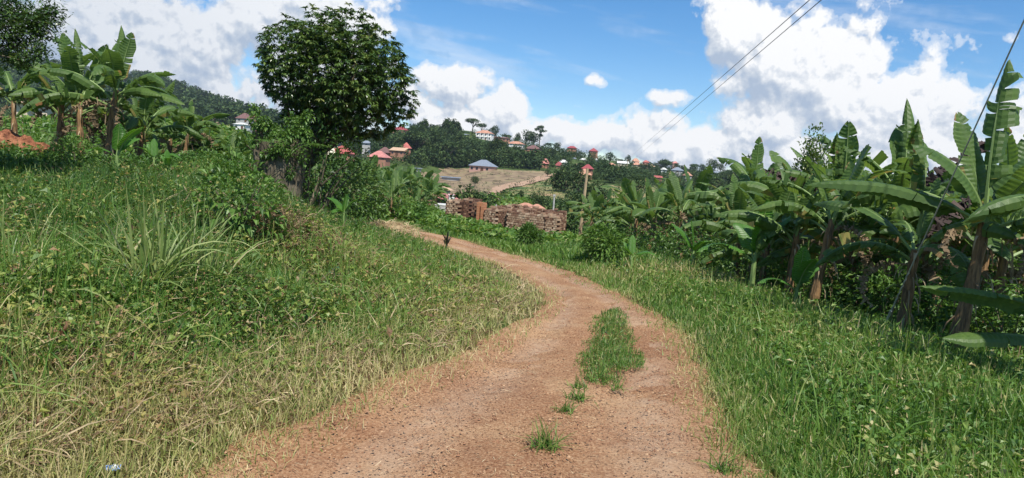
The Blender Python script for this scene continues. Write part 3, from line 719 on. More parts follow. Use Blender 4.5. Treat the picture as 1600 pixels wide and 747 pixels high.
# ------------------------------------------------------------------ banana plants
def banana_leaf(L=2.0, Wd=.52, e0=60, arch=90, torn=.5, fold=.15, droop=.5, seed=0, petiole=.16, dead=False, ribmat=1, twist=0.0):
    """a torn banana blade on its midrib; starts at the origin, leaves towards +X, e0 degrees above level, arching down"""
    rs = np.random.RandomState(seed)
    N = 46
    t = np.linspace(0, 1, N + 1)
    ang = np.radians(e0 - arch * t**1.35)
    ds = L / N
    cx_ = np.concatenate([[0], np.cumsum(np.cos(ang[:-1]) * ds)]); cz = np.concatenate([[0], np.cumsum(np.sin(ang[:-1]) * ds)])
    sway = rs.normal(0, .06) * L * t**2
    mid = np.stack([cx_, sway, cz], -1)
    T = nrm(np.gradient(mid, axis=0)); Y = np.tile([0, 1.0, 0], (N + 1, 1)); Y = nrm(Y - T * np.sum(T * Y, -1, keepdims=True)); U = np.cross(T, Y)
    U *= np.sign(U[0, 2]) if abs(U[0, 2]) > .01 else 1
    tl = np.clip((t - petiole) / (1 - petiole), 0, 1)
    prof = np.clip(tl / .12, 0, 1)**.7 * (1 - np.clip((tl - .62) / .38, 0, 1)**2.4 * .94) * (1 + .05 * np.sin(tl * 19 + seed))
    prof = np.where(tl <= 0, .035, np.maximum(prof, .05))
    gs = [tube(mid, np.linspace(.030, .005, N + 1) * (Wd / .52), 5, .5, ribmat, cap=False)]
    i0 = int(petiole * N)
    for side in (-1, 1):
        a = i0
        while a < N:
            b = a + (max(1, int(rs.exponential(2.6 / max(torn, .05)) + 1)) if torn > 0 else N)
            b = min(b, N)
            if dead and rs.rand() < .25: a = b; continue
            ph = .22 - fold + rs.normal(0, .22 * torn + .03) - droop * rs.uniform(.2, 1.2) * (.4 + torn)
            ph2 = ph - .15 - droop * rs.uniform(.3, 1.7)
            tw = rs.normal(0, .25 * torn); sh = rs.uniform(.62, 1.04) if torn > .3 else rs.uniform(.93, 1.02)
            rows = []
            K = 4
            ctr = (t[a] + t[b]) / 2
            for j in range(K + 1):
                q = j / K
                wj = Wd * .5 * q * prof[a:b + 1] * (sh if j else 1)
                pa = ph * q + (ph2) * q * q * .6
                off = (Y[a:b + 1] * side * np.cos(pa) + U[a:b + 1] * np.sin(pa)) * wj[:, None]
                shr = (ctr - t[a:b + 1]) * L * (.05 + .16 * torn) * q * (1.0 if b - a < N / 2 else .0)
                fwd = T[a:b + 1] * (shr + .10 * Wd * q * q + tw * Wd * .3 * q * q)[:, None]
                pl = .0055 * q**.5 * np.where(np.arange(a, b + 1) % 2, 1.0, -1.0)[:, None] * U[a:b + 1]
                rows.append(mid[a:b + 1] + off + fwd + pl + U[a:b + 1] * .012)
            P = np.stack(rows, 1)
            uv = np.stack([np.tile(t[a:b + 1, None] * L * .5 + q * 0, (1, K + 1)), np.tile(np.linspace(0, 1, K + 1), (b - a + 1, 1))], -1)
            base = rs.uniform(.25, .65) if dead else np.clip(rs.normal(.45, .08), 0, 1)
            tint = np.full(((b - a), K), base)
            if not dead: tint[:, -1] += (.42 if rs.rand() < .16 else .06) * (torn > .25); tint += rs.normal(0, .05, tint.shape)
            g_ = grid(P, tint.ravel(), 0, uv)
            if side < 0: g_.loops = g_.loops.reshape(-1, 4)[:, ::-1].ravel(); g_.uv = g_.uv.reshape(-1, 4, 2)[:, ::-1].reshape(-1, 2)
            gs.append(g_); a = b
    G = Geo.cat(gs)
    if twist:
        a = G.V[:, 0] * twist; y = G.V[:, 1] * np.cos(a) - (G.V[:, 2] - 0) * 0 * np.sin(a)
        G.V[:, 1] = y
    return G

LM, LG = [], []
specs = [  # L, W, e0, arch, torn, fold, droop
    (2.0, .56, 80, 50, .3, .05, .3), (2.2, .60, 72, 85, .4, .1, .5), (2.3, .64, 62, 105, .6, .1, .6), (2.4, .64, 50, 100, .9, .1, .8),
    (2.4, .60, 30, 95, 1.1, .1, 1.0), (2.1, .56, 60, 75, .2, .0, .4), (2.5, .68, 42, 85, .4, .1, .7), (1.7, .42, 82, 12, .3, .1, .2), (2.2, .54, 60, 135, 1.5, .1, 1.2),
    (2.0, .56, 56, 110, .2, .0, .35)]
for i, sp_ in enumerate(specs):
    for k_ in range(2):
        G = banana_leaf(sp_[0], sp_[1], sp_[2], sp_[3], sp_[4], sp_[5], sp_[6], seed=i * 10 + k_)
        LG.append(G); LM.append(G.mesh('banana_leaf', [M_ban, M_rib]))
DG = [banana_leaf(1.5, .30, 20 + 15 * i, 150, 3.0, .3, 2.2, seed=70 + i, dead=True) for i in range(4)]
DM = [G.mesh('dead_banana_leaf', [M_ban_dry, M_ban_dry]) for G in DG]

def stem_geo(h, r0=.12, r1=.065, seed=0, lean=.05):
    rs = np.random.RandomState(seed); n = 12; t = np.linspace(0, 1, n)
    path = np.stack([lean * t**1.5 * h, .03 * np.sin(t * 5 + seed), t * h - .12], -1)
    g0 = tube(path, r0 + (r1 - r0) * t + .012 * np.sin(t * 23 + seed), 10, .5, 0, .08, rs)
    k = 20; a = rs.uniform(0, 6.28, k); zz = rs.uniform(.25, .95, k) * h        # loose sheath strips
    P = np.stack([np.cos(a) * (r0 * .9) + lean * (zz / h)**1.5 * h, np.sin(a) * (r0 * .9), zz], -1)
    g1 = blades(P, np.stack([np.cos(a) * .8, np.sin(a) * .8, rs.uniform(-1, .3, k)], -1), rs.uniform(.2, .6, k), rs.uniform(.02, .05, k), 5, 4, rs.uniform(.2, .9, k), mat=1, prof=np.array([1, .9, .8, .5, .1]), tw=.3)
    return Geo.cat([g0, g1])
SG = [stem_geo(h, r0, r0 * .55, i, ln) for i, (h, r0, ln) in enumerate([(1.9, .12, .04), (2.3, .13, .09), (2.1, .11, -.05), (1.6, .10, .1)])]
SH = [(1.9, .04), (2.3, .09), (2.1, -.05), (1.6, .1)]
SM = [G.mesh('banana_stem', [M_stem, M_ban_dry]) for G in SG]

def crown_set(rs, n_green=10, n_dead=3, hero=None):
    """list of (kind, index, azimuth, roll, scale, pitch, height drop)"""
    out = []; a0 = rs.uniform(0, 6.28)
    for i in range(n_green):
        f = i / max(1, n_green - 1)
        fam = [7, 0, 5, 1, 2, 9, 6, 3, 8, 4][min(9, int(f * 9.9))]
        out.append(('g', fam * 2 + rs.randint(2), a0 + i * 2.4 + rs.normal(0, .25), rs.normal(0, .22), rs.uniform(.78, 1.08), rs.normal(0, .08), -.045 * i))
    for i in range(n_dead):
        out.append(('d', rs.randint(4), rs.uniform(0, 6.28), rs.normal(0, .4), rs.uniform(.7, 1.1), rs.uniform(.2, .6), -.25 - .12 * i))
    return out

def leafM(kind_, az, roll, sc, pitch, loc):
    return Matrix.Translation(loc) @ Matrix.Rotation(az, 4, 'Z') @ Matrix.Rotation(pitch, 4, 'Y') @ Matrix.Rotation(roll, 4, 'X') @ Matrix.Diagonal((sc, sc, sc, 1))

def banana(loc, label, group, seed, sc=1.0, rz=0.0, n=8, nd=2, stem=None, extra=()):
    rs = np.random.RandomState(seed); k = rs.randint(4) if stem is None else stem
    root = thing('banana_plant', loc, label, 'banana plant', group, rz, sc)
    link(SM[k], 'stem', root)
    h, ln = SH[k]; top = Vector((ln * h, 0, h - .16))
    for (kd, i, az, roll, s, pt, dz) in crown_set(rs, n, nd):
        o = link(LM[i] if kd == 'g' else DM[i], 'leaf' if kd == 'g' else 'dead_leaf', root)
        o.matrix_local = leafM(kd, az, roll, s, pt, top + Vector((.03 * math.cos(az), .03 * math.sin(az), dz)))
    for (mesh_, nm_, az, roll, s, pt, dz) in extra:
        o = link(mesh_, nm_, root)
        o.matrix_local = leafM('x', az - rz, roll, s, pt, top + Vector((0, 0, dz)))
    return root

def merged_banana(seed, n=7, nd=1, k=0, thin=True):
    rs = np.random.RandomState(seed); gs = [SG[k]]; h, ln = SH[k]; top = Vector((ln * h, 0, h - .16))
    for (kd, i, az, roll, s, pt, dz) in crown_set(rs, n, nd):
        G = LG[i] if kd == 'g' else DG[i]
        M = leafM(kd, az, roll, s, pt, top + Vector((0, 0, dz)))
        G = G.tf(M.to_3x3(), loc=tuple(M.to_translation()))
        G.mat = G.mat + 2 if kd == 'g' else np.full(len(G.mat), 1)
        gs.append(G)
    return Geo.cat(gs)
BANM = [merged_banana(100 + i, 7, 1, i % 4).mesh('banana_plant', [M_stem, M_ban_dry, M_ban, M_rib]) for i in range(5)]

# named plants nearest the camera, right side ------------------------------------------------
def hero_leaf(L, Wd, e0, arch, torn, fold, droop, seed, dead=False):
    return banana_leaf(L, Wd, e0, arch, torn, fold, droop, seed, dead=dead).mesh('banana_leaf', [M_ban_dry if dead else M_ban, M_ban_dry if dead else M_rib])
R = math.radians
def hb(px, py, Y, label, seed, sc, n, nd, stem, rz, extra=()):
    p = on(px, Y); return banana(tuple(p), label, 'banana plants along the right verge', seed, sc, rz, n, nd, stem, extra)

up_tall = hero_leaf(2.3, .60, 90, 22, .8, .1, .6, 301)
up_mid = hero_leaf(1.7, .44, 90, 22, .9, .1, .8, 302)
long_flat = hero_leaf(2.5, .52, 28, 44, .12, .05, .75, 303)
M_ban_dark = leaf_mat('withered_black_leaf', [(0, (.02, .014, .014)), (.5, (.06, .04, .036)), (1, (.17, .12, .09))], .8, .1)
dead_up = banana_leaf(1.9, .40, 42, 14, 2.4, .2, 2.0, 304, dead=True).mesh('dead_banana_leaf', [M_ban_dark, M_ban_dark])
torn_out = hero_leaf(1.9, .5, 62, 70, 1.3, .1, 1.2, 305)
big_fold = hero_leaf(1.9, .8, 68, 60, .3, .0, .4, 306)
low_flat = hero_leaf(1.9, .42, 12, 22, .05, .1, .55, 307)
hang = hero_leaf(1.7, .6, 30, 135, .3, .0, .4, 308)

hb(1492, 568, 8.1, 'tallest banana plant on the right, peeling orange-brown stem and one leaf pointing straight up', 41, .80, 5, 2, 1, R(20),
   [(up_tall, 'leaf', R(20), 0, 1.0, -.05, .05), (long_flat, 'leaf', R(172), .1, 1.0, 0, -.05), (big_fold, 'leaf', R(20), .3, 1.0, .1, .0), (big_fold, 'leaf', R(150), -.4, .8, -.1, .0),
    (long_flat, 'leaf', R(-5), .1, .9, .1, -.2)])
hb(1625, 640, 6.8, 'banana plant cut by the right edge with two low flat leaves reaching left', 42, .85, 5, 1, 0, R(0),
   [(low_flat, 'leaf', R(182), .35, .85, -.10, -.75), (low_flat, 'leaf', R(190), -.3, .75, .08, -1.05)])
hb(1405, 520, 9.0, 'banana plant behind the stay wire with a bright yellow-green hanging leaf', 43, .72, 5, 1, 0, R(-40),
   [(hang, 'leaf', R(-80), 0, 1.0, 0, .0), (up_mid, 'leaf', R(150), 0, 1.2, -.05, .3), (dead_up, 'dead_leaf', R(25), 0, 1.0, .1, .1)])
hb(1372, 470, 11.2, 'banana plant with a black withered leaf slanting up to the right against the clouds', 44, .82, 6, 2, 1, R(10),
   [(dead_up, 'dead_leaf', R(2), 0, 1.25, .02, .35), (torn_out, 'leaf', R(160), 0, 1.0, -.2, .1), (up_mid, 'leaf', R(60), 0, 1.35, 0, .1)])
hb(1268, 486, 11.0, 'banana plant with a leaning dark stem and a leaf folded down at its left', 45, .72, 7, 2, 1, R(0),
   [(torn_out, 'leaf', R(165), .1, .95, .1, 0)])
hb(1232, 476, 11.8, 'shorter banana plant close left of the leaning dark stem', 46, .72, 7, 2, 0, R(90), [(hang, 'leaf', R(190), 0, .8, 0, 0)])
for j, (px, Y, sc, lab) in enumerate([(1185, 13.2, .70, 'short banana plant at the left front of the grove, left of the leaning dark stem'), (1325, 12.0, .88, 'banana plant in the front row just right of the leaning dark stem'),
        (1445, 11.2, .88, 'banana plant between the stay wire and the tallest plant'), (1550, 10.2, .90, 'banana plant just right of the tallest one, shading its stem'), (1530, 12.5, .95, 'banana plant standing behind the tallest one on the right'), (1150, 14.8, .66, 'leftmost banana plant of the front row, beside the short pale sapling')]):
    p = on(px, Y); banana(tuple(p), lab, 'banana plants along the right verge', 80 + j, sc, j * 1.3, 11, 2)
hb(1290, 440, 13.5, 'banana plant holding a half brown leaf and a ragged leaf up to the sky', 47, .95, 6, 2, 2, R(200),
   [(torn_out, 'leaf', R(100), 0, .9, -.45, .2), (dead_up, 'dead_leaf', R(165), 0, .9, .2, .05), (up_mid, 'leaf', R(30), 0, .9, 0, .1), (up_mid, 'leaf', R(160), 0, .9, 0, .1)])
# ------------------------------------------------------------------ the banana grove on the right
def near_label(items, landmarks):
    """items: [(obj, px, py, desc)] -> label '<desc> <landmark>, nth from the left'"""
    groups = {}
    for it in items:
        lm = min(landmarks, key=lambda q: ((q[0] - it[1])**2 + ((q[1] - it[2]) * 1.6)**2))
        groups.setdefault((it[3], lm[2]), []).append(it)
    for (desc, lm), its in groups.items():
        its.sort(key=lambda q: q[1])
        if len(its) <= 20:
            for i, it in enumerate(its):
                it[0]['label'] = f"{desc} {lm}" + ('' if len(its) == 1 else ', ' + ordn(i, len(its)))
        else:
            for it in its: it[0]['label'] = f"{desc} {lm}"

rs = np.random.RandomState(77)
def row_of(Y): return 'front' if Y < 17 else 'second' if Y < 21.5 else 'third' if Y < 27 else 'back'
GP = []
for Y in np.arange(12.5, 44, 2.3):
    for xx in np.arange(0, 44, 2.1 + Y * .012):
        x = xx + rs.normal(0, .45); y = Y + rs.normal(0, .5)
        px, py = proj(x, y, gz(x, y)); px = float(px); py = float(py)
        lim = np.interp(y, [12, 14, 17, 20, 25, 31, 44], [1330, 1165, 1080, 1010, 960, 925, 905])
        if px < lim or px > 1760: continue
        if any((x - a)**2 + (y - b)**2 < 2.2 for a, b, *_ in GP): continue
        if 1255 < px < 1500 and y < 14: continue
        top = np.interp(px, [900, 960, 1000, 1080, 1120, 1200, 1300, 1420, 1600], [308, 290, 278, 266, 272, 228, 218, 232, 205]) + rs.normal(0, 9)
        yh = 270 + (px - 800) * .07
        zt_ = EYE - (top - yh) / F_PX * y
        sc = np.clip((zt_ - gz(x, y)) / 3.45, .45, 1.15)
        GP.append((x, y, px, py, sc))
its = []
GRV = [(900, 340, 'beside the slanting wooden pole'), (960, 350, 'behind the feathery cassava bush'), (1060, 350, 'in the middle of the right grove'),
       (1170, 350, 'behind the short pale sapling'), (1270, 330, 'behind the leaning dark stem'), (1380, 330, 'behind the stay wire'), (1500, 330, 'behind the tallest banana plant'), (1620, 330, 'at the right edge of the grove')]
GP.sort(key=lambda q: q[1])
for i, (x, y, px, py, sc) in enumerate(GP):
    if i < 52:
        o = banana((x, y, gz(x, y)), None, 'banana plants of the right grove', 500 + i, float(sc), rs.uniform(0, 6.28), 11, 4)
    else:
        o = link(BANM[i % 5], 'banana_plant', loc=(x, y, gz(x, y))); o.rotation_euler = (0, 0, rs.uniform(0, 6.28)); o.scale = (sc,) * 3
        tag(o, None, 'banana plant', 'banana plants of the right grove')
    its.append((o, px, py - 60 - 40 * sc, f"{'tall' if sc > .95 else 'low' if sc < .72 else 'mid-height'} {row_of(y)}-row banana plant"))
near_label(its, GRV)

# left cluster under the sky ------------------------------------------------------------------
GL = 'banana plants of the left clump'
def lb(px, Y, label, seed, sc, n=8, nd=3, stem=None, rz=0, extra=(), group=GL):
    return banana(tuple(on(px, Y)), label, group, seed, sc, R(rz), n, nd, stem, extra)
lb(168, 16.5, 'tall banana plant at the centre of the left clump, one upright leaf against the clouds', 61, .88, 11, 3, 1, 0,
   [(up_mid, 'leaf', R(80), 0, 1.0, 0, .1), (long_flat, 'leaf', R(-8), .2, .85, .25, -.05), (long_flat, 'leaf', R(-25), .3, .8, .15, -.1), (big_fold, 'leaf', R(-70), .1, .65, -.1, .1)])
lb(128, 17.5, 'banana plant left of the clump centre with pale dead leaves hanging down its stem', 62, .90, 11, 6, 2, 0,
   [(torn_out, 'leaf', R(150), 0, 1.1, -.35, .15), (up_mid, 'leaf', R(120), 0, 1.1, 0, .1)])
lb(92, 18, 'banana plant left of the clump, its leaves overlapping the overhanging tree', 63, .92, 10, 3, 0)
lb(215, 18.5, 'banana plant right of the clump centre with drooping dark leaves', 64, .84, 10, 4, 3, 30, [(up_mid, 'leaf', R(-20), 0, 1.05, .5, .1)])
lb(25, 19, 'banana plant at the far left edge with one long leaf reaching right', 65, .85, 9, 2, 2)
lb(262, 22, 'smaller banana plant trailing off the right end of the left clump', 66, .85, 9, 2, 0)
lb(300, 25, 'low banana plant between the left clump and the vine-covered stump, nearest the clump', 67, .78, 9, 2, 1)
lb(335, 27, 'low banana plant with a dry yellow leaf left of the vine-covered stump', 68, .85, 9, 3, 2)
lb(362, 26, 'low banana plant with a pale drooping leaf just left of the stump', 69, .80, 9, 2, 3)
lb(285, 21.5, 'banana plant with wide flat leaves midway between left clump and stump', 71, .72, 10, 3, 1)
lb(318, 22.5, 'dark banana plant with many dead leaves left of the stump', 72, .70, 10, 5, 0)
lb(392, 24, 'banana plant tucked right behind the left side of the stump', 73, .78, 9, 3, 2)
lb(350, 23, 'drooping banana plant second left of the stump', 74, .66, 10, 4, 3)
lb(75, 27, 'shorter banana plant behind the left clump, above the red earth heap', 70, .66, 7, 2, 3)

# banana plants behind the mango tree and down the valley ---------------------------------------
rs = np.random.RandomState(31); its = []; MP = []
tries = 0
while len(MP) < 95 and tries < 4000:
    tries += 1
    Y = math.exp(rs.uniform(math.log(31), math.log(95))); px = rs.uniform(470, 712)
    if px > 672 or (Y < 44 and px > 650): continue
    if px < 500 and Y > 60: continue
    p = on(px, Y)
    if road_sd(np.array([p.x]), np.array([p.y]))[0] < 1.5: continue
    if any((p.x - a.x)**2 + (p.y - a.y)**2 < 2.6 + Y * .03 for a, *_ in MP): continue
    top = np.interp(px, [470, 500, 540, 600, 650, 700], [238, 238, 246, 258, 268, 288]) + rs.normal(0, 6) + (6 if Y < 50 else 0)
    yh = 270 + (px - 800) * .07
    zt_ = EYE - (top - yh) / F_PX * Y
    sc = float(np.clip((zt_ - p.z) / 3.4, .5, 1.25))
    MP.append((p, sc, px))
MP.sort(key=lambda q: q[0].y)
for i, (p, sc, px) in enumerate(MP):
    if i < 16: o = banana(tuple(p), None, 'banana plants below the mango tree', 700 + i, sc, rs.uniform(0, 6.28), 7, 1)
    else:
        o = link(BANM[i % 5], 'banana_plant', loc=p); o.rotation_euler = (0, 0, rs.uniform(0, 6.28)); o.scale = (sc,) * 3
        tag(o, None, 'banana plant', 'banana plants below the mango tree')
    qx, qy = proj(p.x, p.y, p.z + 2.4 * sc)
    dn = 'near' if p.y < 40 else 'mid-slope' if p.y < 58 else 'low' if p.y < 78 else 'distant'
    its.append((o, float(qx), float(qy), f"{dn} banana plant"))
near_label(its, [(500, 270, 'right of the stump under the mango tree'), (550, 270, 'below the bright red roof'), (600, 275, 'below the pinkish red roof'),
                 (650, 285, 'above the leafy bushes beyond the straw heap'), (695, 285, 'left of the small tin-roofed hut')])

# saplings
def sapling(loc, label, seed, sc, n=4):
    rs = np.random.RandomState(seed); root = thing('banana_sapling', loc, label, 'banana sapling', 'young banana saplings', rs.uniform(0, 6.28))
    link(tube([(0, 0, -.03), (0, 0, .35 * sc), (.02, 0, .5 * sc)], [.03 * sc, .025 * sc, .012 * sc], 7, .6).mesh('banana_stem', M_rib), 'stem', root)
    for i in range(n):
        o = link(SAPL[i % 4], 'leaf', root); o.matrix_local = leafM('g', i * 2.2 + rs.normal(0, .3), 0, sc * rs.uniform(.7, 1.05), 0, Vector((0, 0, .38 * sc)))
M_ban_young = leaf_mat('young_banana_leaf', [(0, (.05, .13, .02)), (.5, (.10, .24, .035)), (1, (.2, .30, .06))], .4, .4, .5, veins=True, patch=2.5)
SAPL = [banana_leaf(.62, .22, e, a, .05, .05, .3, 400 + e).mesh('sapling_leaf', [M_ban_young, M_rib]) for e, a in ((85, 10), (60, 60), (45, 90), (72, 50))]
for (px, py, sc, lb_) in [(182, 284, 1.2, 'bright green banana sapling in front of the left banana clump'), (240, 277, .9, 'small bright banana sapling right of the left clump'),
        (262, 282, .6, 'tiny pale sapling furthest right of the left banana clump'), (536, 362, .9, 'little banana sapling at the shaded foot of the bushes by the straw heap'),
        (1172, 470, 1.7, 'short pale sapling at the edge of the right grove'), (1240, 500, 1.1, 'sapling with one upright spear leaf before the leaning stem'),
        (1080, 440, 1.3, 'sapling at the far end of the right verge'), (985, 428, .8, 'sapling beside the feathery cassava bush')]:
    sapling(tuple(G1(px, py)), lb_, int(px), sc)

# ------------------------------------------------------------------ bushes
def lumpy(n, rx, ry, rz_, rs, lobes=7, inner=.45):
    c = nrm(rs.normal(0, 1, (lobes, 3))); c[:, 2] = np.abs(c[:, 2]) * .9
    w_ = rs.randint(0, lobes, n); d_ = nrm(rs.normal(0, 1, (n, 3)))
    rad = .55 * rs.uniform(inner, 1, n)[:, None] ** .5
    P = c[w_] * .5 + d_ * rad
    P = P * np.array([rx, ry, rz_])
    out = nrm(P + d_ * .5)
    return P, out
def bush_geo(rx, rz_, n, L, Wd, seed, droop=.6, tint=.5, ry=None, grassy=False):
    rs = np.random.RandomState(seed); P, out = lumpy(n, rx, ry or rx, rz_, rs)
    P[:, 2] += rz_ * .42; k = P[:, 2] > .02; P = P[k]; out = out[k]; n = len(P)
    D = out + rs.normal(0, .45, (n, 3)) + np.array([0, 0, .15])
    t_ = np.clip(rs.normal(tint, .16, n), 0, 1)
    if grassy: return blades(P, D + np.array([0, 0, .5]), rs.uniform(.6, 1.3, n) * L, Wd, 2.0, 4, t_)
    return leaves(P, D, rs.uniform(.6, 1.25, n) * L, rs.uniform(.7, 1.2, n) * Wd, droop, t_)
def twig_geo(h, r, n, seed):
    rs = np.random.RandomState(seed); gs = []
    for i in range(n):
        a = rs.uniform(0, 6.28); q = rs.uniform(.2, .8)
        gs.append(tube([(0, 0, -.05), (math.cos(a) * r * .2, math.sin(a) * r * .2, h * .4), (math.cos(a) * r * q, math.sin(a) * r * q, h * .85)], [.02 * h + .006, .012 * h + .004, .004 * h], 5, .5))
    return Geo.cat(gs)
def bush(px, py, label, rx, h, n, L, Wd, seed, mat=None, tint=.5, cat='bush', name='bush', group=None, p=None, grassy=False, ry=None, droop=.6):
    p = p or G1(px, py)
    root = thing(name, tuple(p), label, cat, group)
    link(bush_geo(rx, h, n, L, Wd, seed, droop, tint, ry, grassy).mesh('foliage', mat or M_bush), 'foliage', root)
    link(twig_geo(h, rx, 6, seed).mesh('stems', M_bark), 'stem', root)
    return root
bush(826, 390, 'round clipped-looking green bush in front of the brick ruin', .40, .60, 1700, .15, .035, 1, tint=.5, cat='bush')
bush(945, 415, 'broad feathery cassava bush at the bend of the track', .60, .62, 1500, .15, .045, 2, tint=.7)
bush(372, 378, 'dark leafy bush growing out of the heap of dead stalks', .50, .80, 700, .13, .055, 3, tint=.62)
bush(108, 274, 'dense pale-green bush at the foot of the left banana clump', .62, .62, 800, .10, .055, 4, tint=.7)
bush(1385, 520, 'cassava shrub with fingered leaves by the stay wire', .5, .8, 300, .16, .05, 5, tint=.6)
bush(1345, 500, 'leafy shrub between two banana stems right of the leaning one', .45, .7, 300, .14, .05, 6, tint=.6)
bush(1572, 570, 'leafy shrub beside the orange-brown banana stem', .5, .75, 350, .12, .045, 7, tint=.55)
bush(1130, 425, 'low shrub in the shade of the grove left of the short pale sapling', .5, .6, 300, .14, .05, 8, tint=.5)
bush(1480, 470, 'light green shrub glimpsed behind the tallest banana plant', .8, 1.1, 500, .13, .05, 9, tint=.8, p=on(1450, 13.5))
rs = np.random.RandomState(12)
its = []
for i, (px, Y, h, tn) in enumerate([(500, 29.5, 1.9, .35), (528, 28.5, 1.5, .4), (478, 27, 1.7, .3), (552, 31, 1.9, .5), (575, 30.5, 1.7, .65), (598, 32, 1.9, .75), (622, 33, 1.8, .8), (645, 34, 1.5, .75),
        (662, 36, 1.2, .6), (605, 37, 2.3, .6), (570, 36, 2.4, .5), (540, 35, 2.6, .45), (640, 39, 2.2, .55), (678, 41, 1.2, .7), (460, 31, 2.2, .35), (515, 34, 2.4, .4), (478, 18.6, 2.5, .25), (497, 19.5, 2.3, .3), (520, 21, 1.9, .35), (470, 21.5, 3.0, .2), (505, 23, 2.6, .3)]):
    p = on(px, Y); h *= (.52 if i < 16 else .8); o = bush(0, 0, None, h * 1.0, h, 700, .17, .075, 20 + i, tint=tn + .1, group='leafy bushes beyond the bend', p=p)
    its.append((o, px, 330 - Y, 'leafy bush' if tn < .6 else 'bright leafy bush'))
near_label(its, [(560, 300, 'in the thicket beyond the straw heap')])
its = []
for i, (px, Y, h, tn) in enumerate([(20, 21, 1.3, .7), (55, 22, 1.2, .8), (5, 24, 1.4, .75), (85, 23.5, 1.1, .7), (40, 26, 1.5, .7), (150, 23, 1.2, .6), (200, 24, 1.3, .5), (240, 23, 1.2, .6), (275, 22, 1.1, .55),
        (310, 21.5, 1.1, .6), (340, 22, 1.4, .45), (370, 21, 1.6, .5), (385, 23, 1.9, .5), (118, 25, 1.3, .7), (265, 28, 1.7, .5), (325, 30, 1.8, .5), (365, 30, 2.0, .45), (225, 30, 1.6, .5)]):
    h *= .62; p = on(px, Y); o = bush(0, 0, None, h * 1.0, h, 420, .15, .06, 50 + i, tint=tn, group='bushes behind the left bank', p=p)
    its.append((o, px, 250 - Y, 'pale green bush' if tn >= .6 else 'dark green bush'))
near_label(its, [(40, 225, 'above the red earth heap'), (200, 230, 'behind the left banana clump'), (340, 225, 'left of the vine-covered stump')])

# tangle under the grove and in the thickets
def tangle(n, thr, rr_, cond, h, L, seed, tn):
    rs = np.random.RandomState(seed); x, y, r = scatter(n, thr[0], thr[1], rr_[0], rr_[1], rs)
    k = cond(x, y); x, y, r = x[k], y[k], r[k]; n = len(x)
    hh = h * (.25 + 1.1 * fbm(x * .8, y * .8, 3, seed)); z = rs.uniform(.02, 1, n)**.8 * hh
    return leaves(np.stack([x, y, zt(x, y) + z], -1), np.stack([rs.normal(0, 1, n), rs.normal(0, 1, n), rs.uniform(-.2, 1, n)], -1),
                  L * rs.uniform(.6, 1.4, n) * (1 + r * .015), L * .42 * rs.uniform(.6, 1.3, n) * (1 + r * .015), .6, np.clip(rs.normal(tn, .15, n) + (fbm(x * .5, y * .5, 2, seed + 3) - .5) * .5, 0, 1))
def in_grove(x, y):
    px, _ = proj(x, y, zt(x, y)); lim = np.interp(y, [5, 8.4, 9.2, 11.5, 14, 17, 20, 25, 31, 44], [1900, 1720, 1470, 1240, 1150, 1070, 1000, 950, 925, 905])
    return (px > lim) & (road_sd(x, y) > 2.2)
g1 = tangle(110000, (4, 46), (7.5, 50), in_grove, 1.15, .12, 91, .48)
g2 = tangle(24000, (-22, -7), (27, 60), lambda x, y: road_sd(x, y) > 2.0, .9, .17, 92, .5)
g3 = tangle(44000, (-42, -17), (17.5, 48), lambda x, y: road_sd(x, y) > 2.5, .5, .12, 93, .45)
patchy([g1, g2, g3], 'undergrowth', M_bush)

# ------------------------------------------------------------------ tall coarse grass clumps on the bank
M_coarse = leaf_mat('coarse_grass', [(0, (.07, .12, .03)), (.5, (.20, .28, .075)), (.8, (.38, .40, .17)), (1, (.42, .38, .2))], .45, .3, .5)
its = []
for i, (px, py, n, L, sp_, w_) in enumerate([(235, 470, 100, .85, .85, .018), (330, 470, 90, .75, .95, .016), (290, 455, 80, .8, .8, .017), (395, 470, 50, .5, 1.0, .010), (180, 440, 22, .62, .4, .018), (30, 480, 50, .62, 1.0, .013),
        (60, 400, 30, .55, .8, .013), (5, 420, 35, .6, .9, .013), (150, 350, 18, .6, .7, .014), (540, 440, 40, .38, .9, .009), (600, 400, 26, .45, .7, .010), (660, 430, 26, .3, .8, .008), (470, 470, 45, .4, 1.0, .009), (320, 395, 22, .7, .6, .015),
        (440, 430, 35, .4, .9, .009), (700, 470, 26, .25, .8, .008)]):
    rs = np.random.RandomState(200 + i); p = G1(px, py); c = np.array(p)
    D = updir(n, sp_, rs); P = np.stack([rs.normal(0, .05, n), rs.normal(0, .05, n), np.zeros(n)], -1)
    G = blades(P, D, L * rs.uniform(.45, 1.15, n), w_ * rs.uniform(.7, 1.3, n), rs.uniform(.5, 2.0, n), 6, np.clip(rs.normal(.5, .18, n), 0, 1), prof=np.array([.5, .9, 1, .95, .75, .45, .05]), rs=rs)
    dead = blades(P[:n // 3], updir(n // 3, 1.4, rs), L * .7 * rs.uniform(.4, 1, n // 3), w_ * .6, 2.2, 5, rs.uniform(.8, 1, n // 3), rs=rs)
    o = link(Geo.cat([G, dead]).mesh('grass_clump', M_coarse), 'grass_clump', loc=p)
    tag(o, ['tallest broad-bladed grass clump in the middle of the left bank', 'spreading grass clump right of the tallest one', 'grass clump between the tallest one and the leafy bush', 'wispy grass clump under the dead stalk heap',
            'few upright broad blades left of the tallest clump', 'arching grass clump at the left edge, lower bank', 'thin grass clump above the arching left-edge one', 'grass clump at the extreme left edge, mid bank',
            'small grass clump high on the bank below the bright sapling', 'yellowish clump right of the dead stalk heap', 'upright blades near the bend of the track', 'small clump near the black sapling by the track',
            'low yellow clump at the right end of the tall clumps', 'upright pale blades left of the leafy bush', 'clump at the right foot of the dead stalk heap', 'smallest clump beside the inner edge of the bend'][i], 'grass clump', 'coarse grass clumps on the left bank')
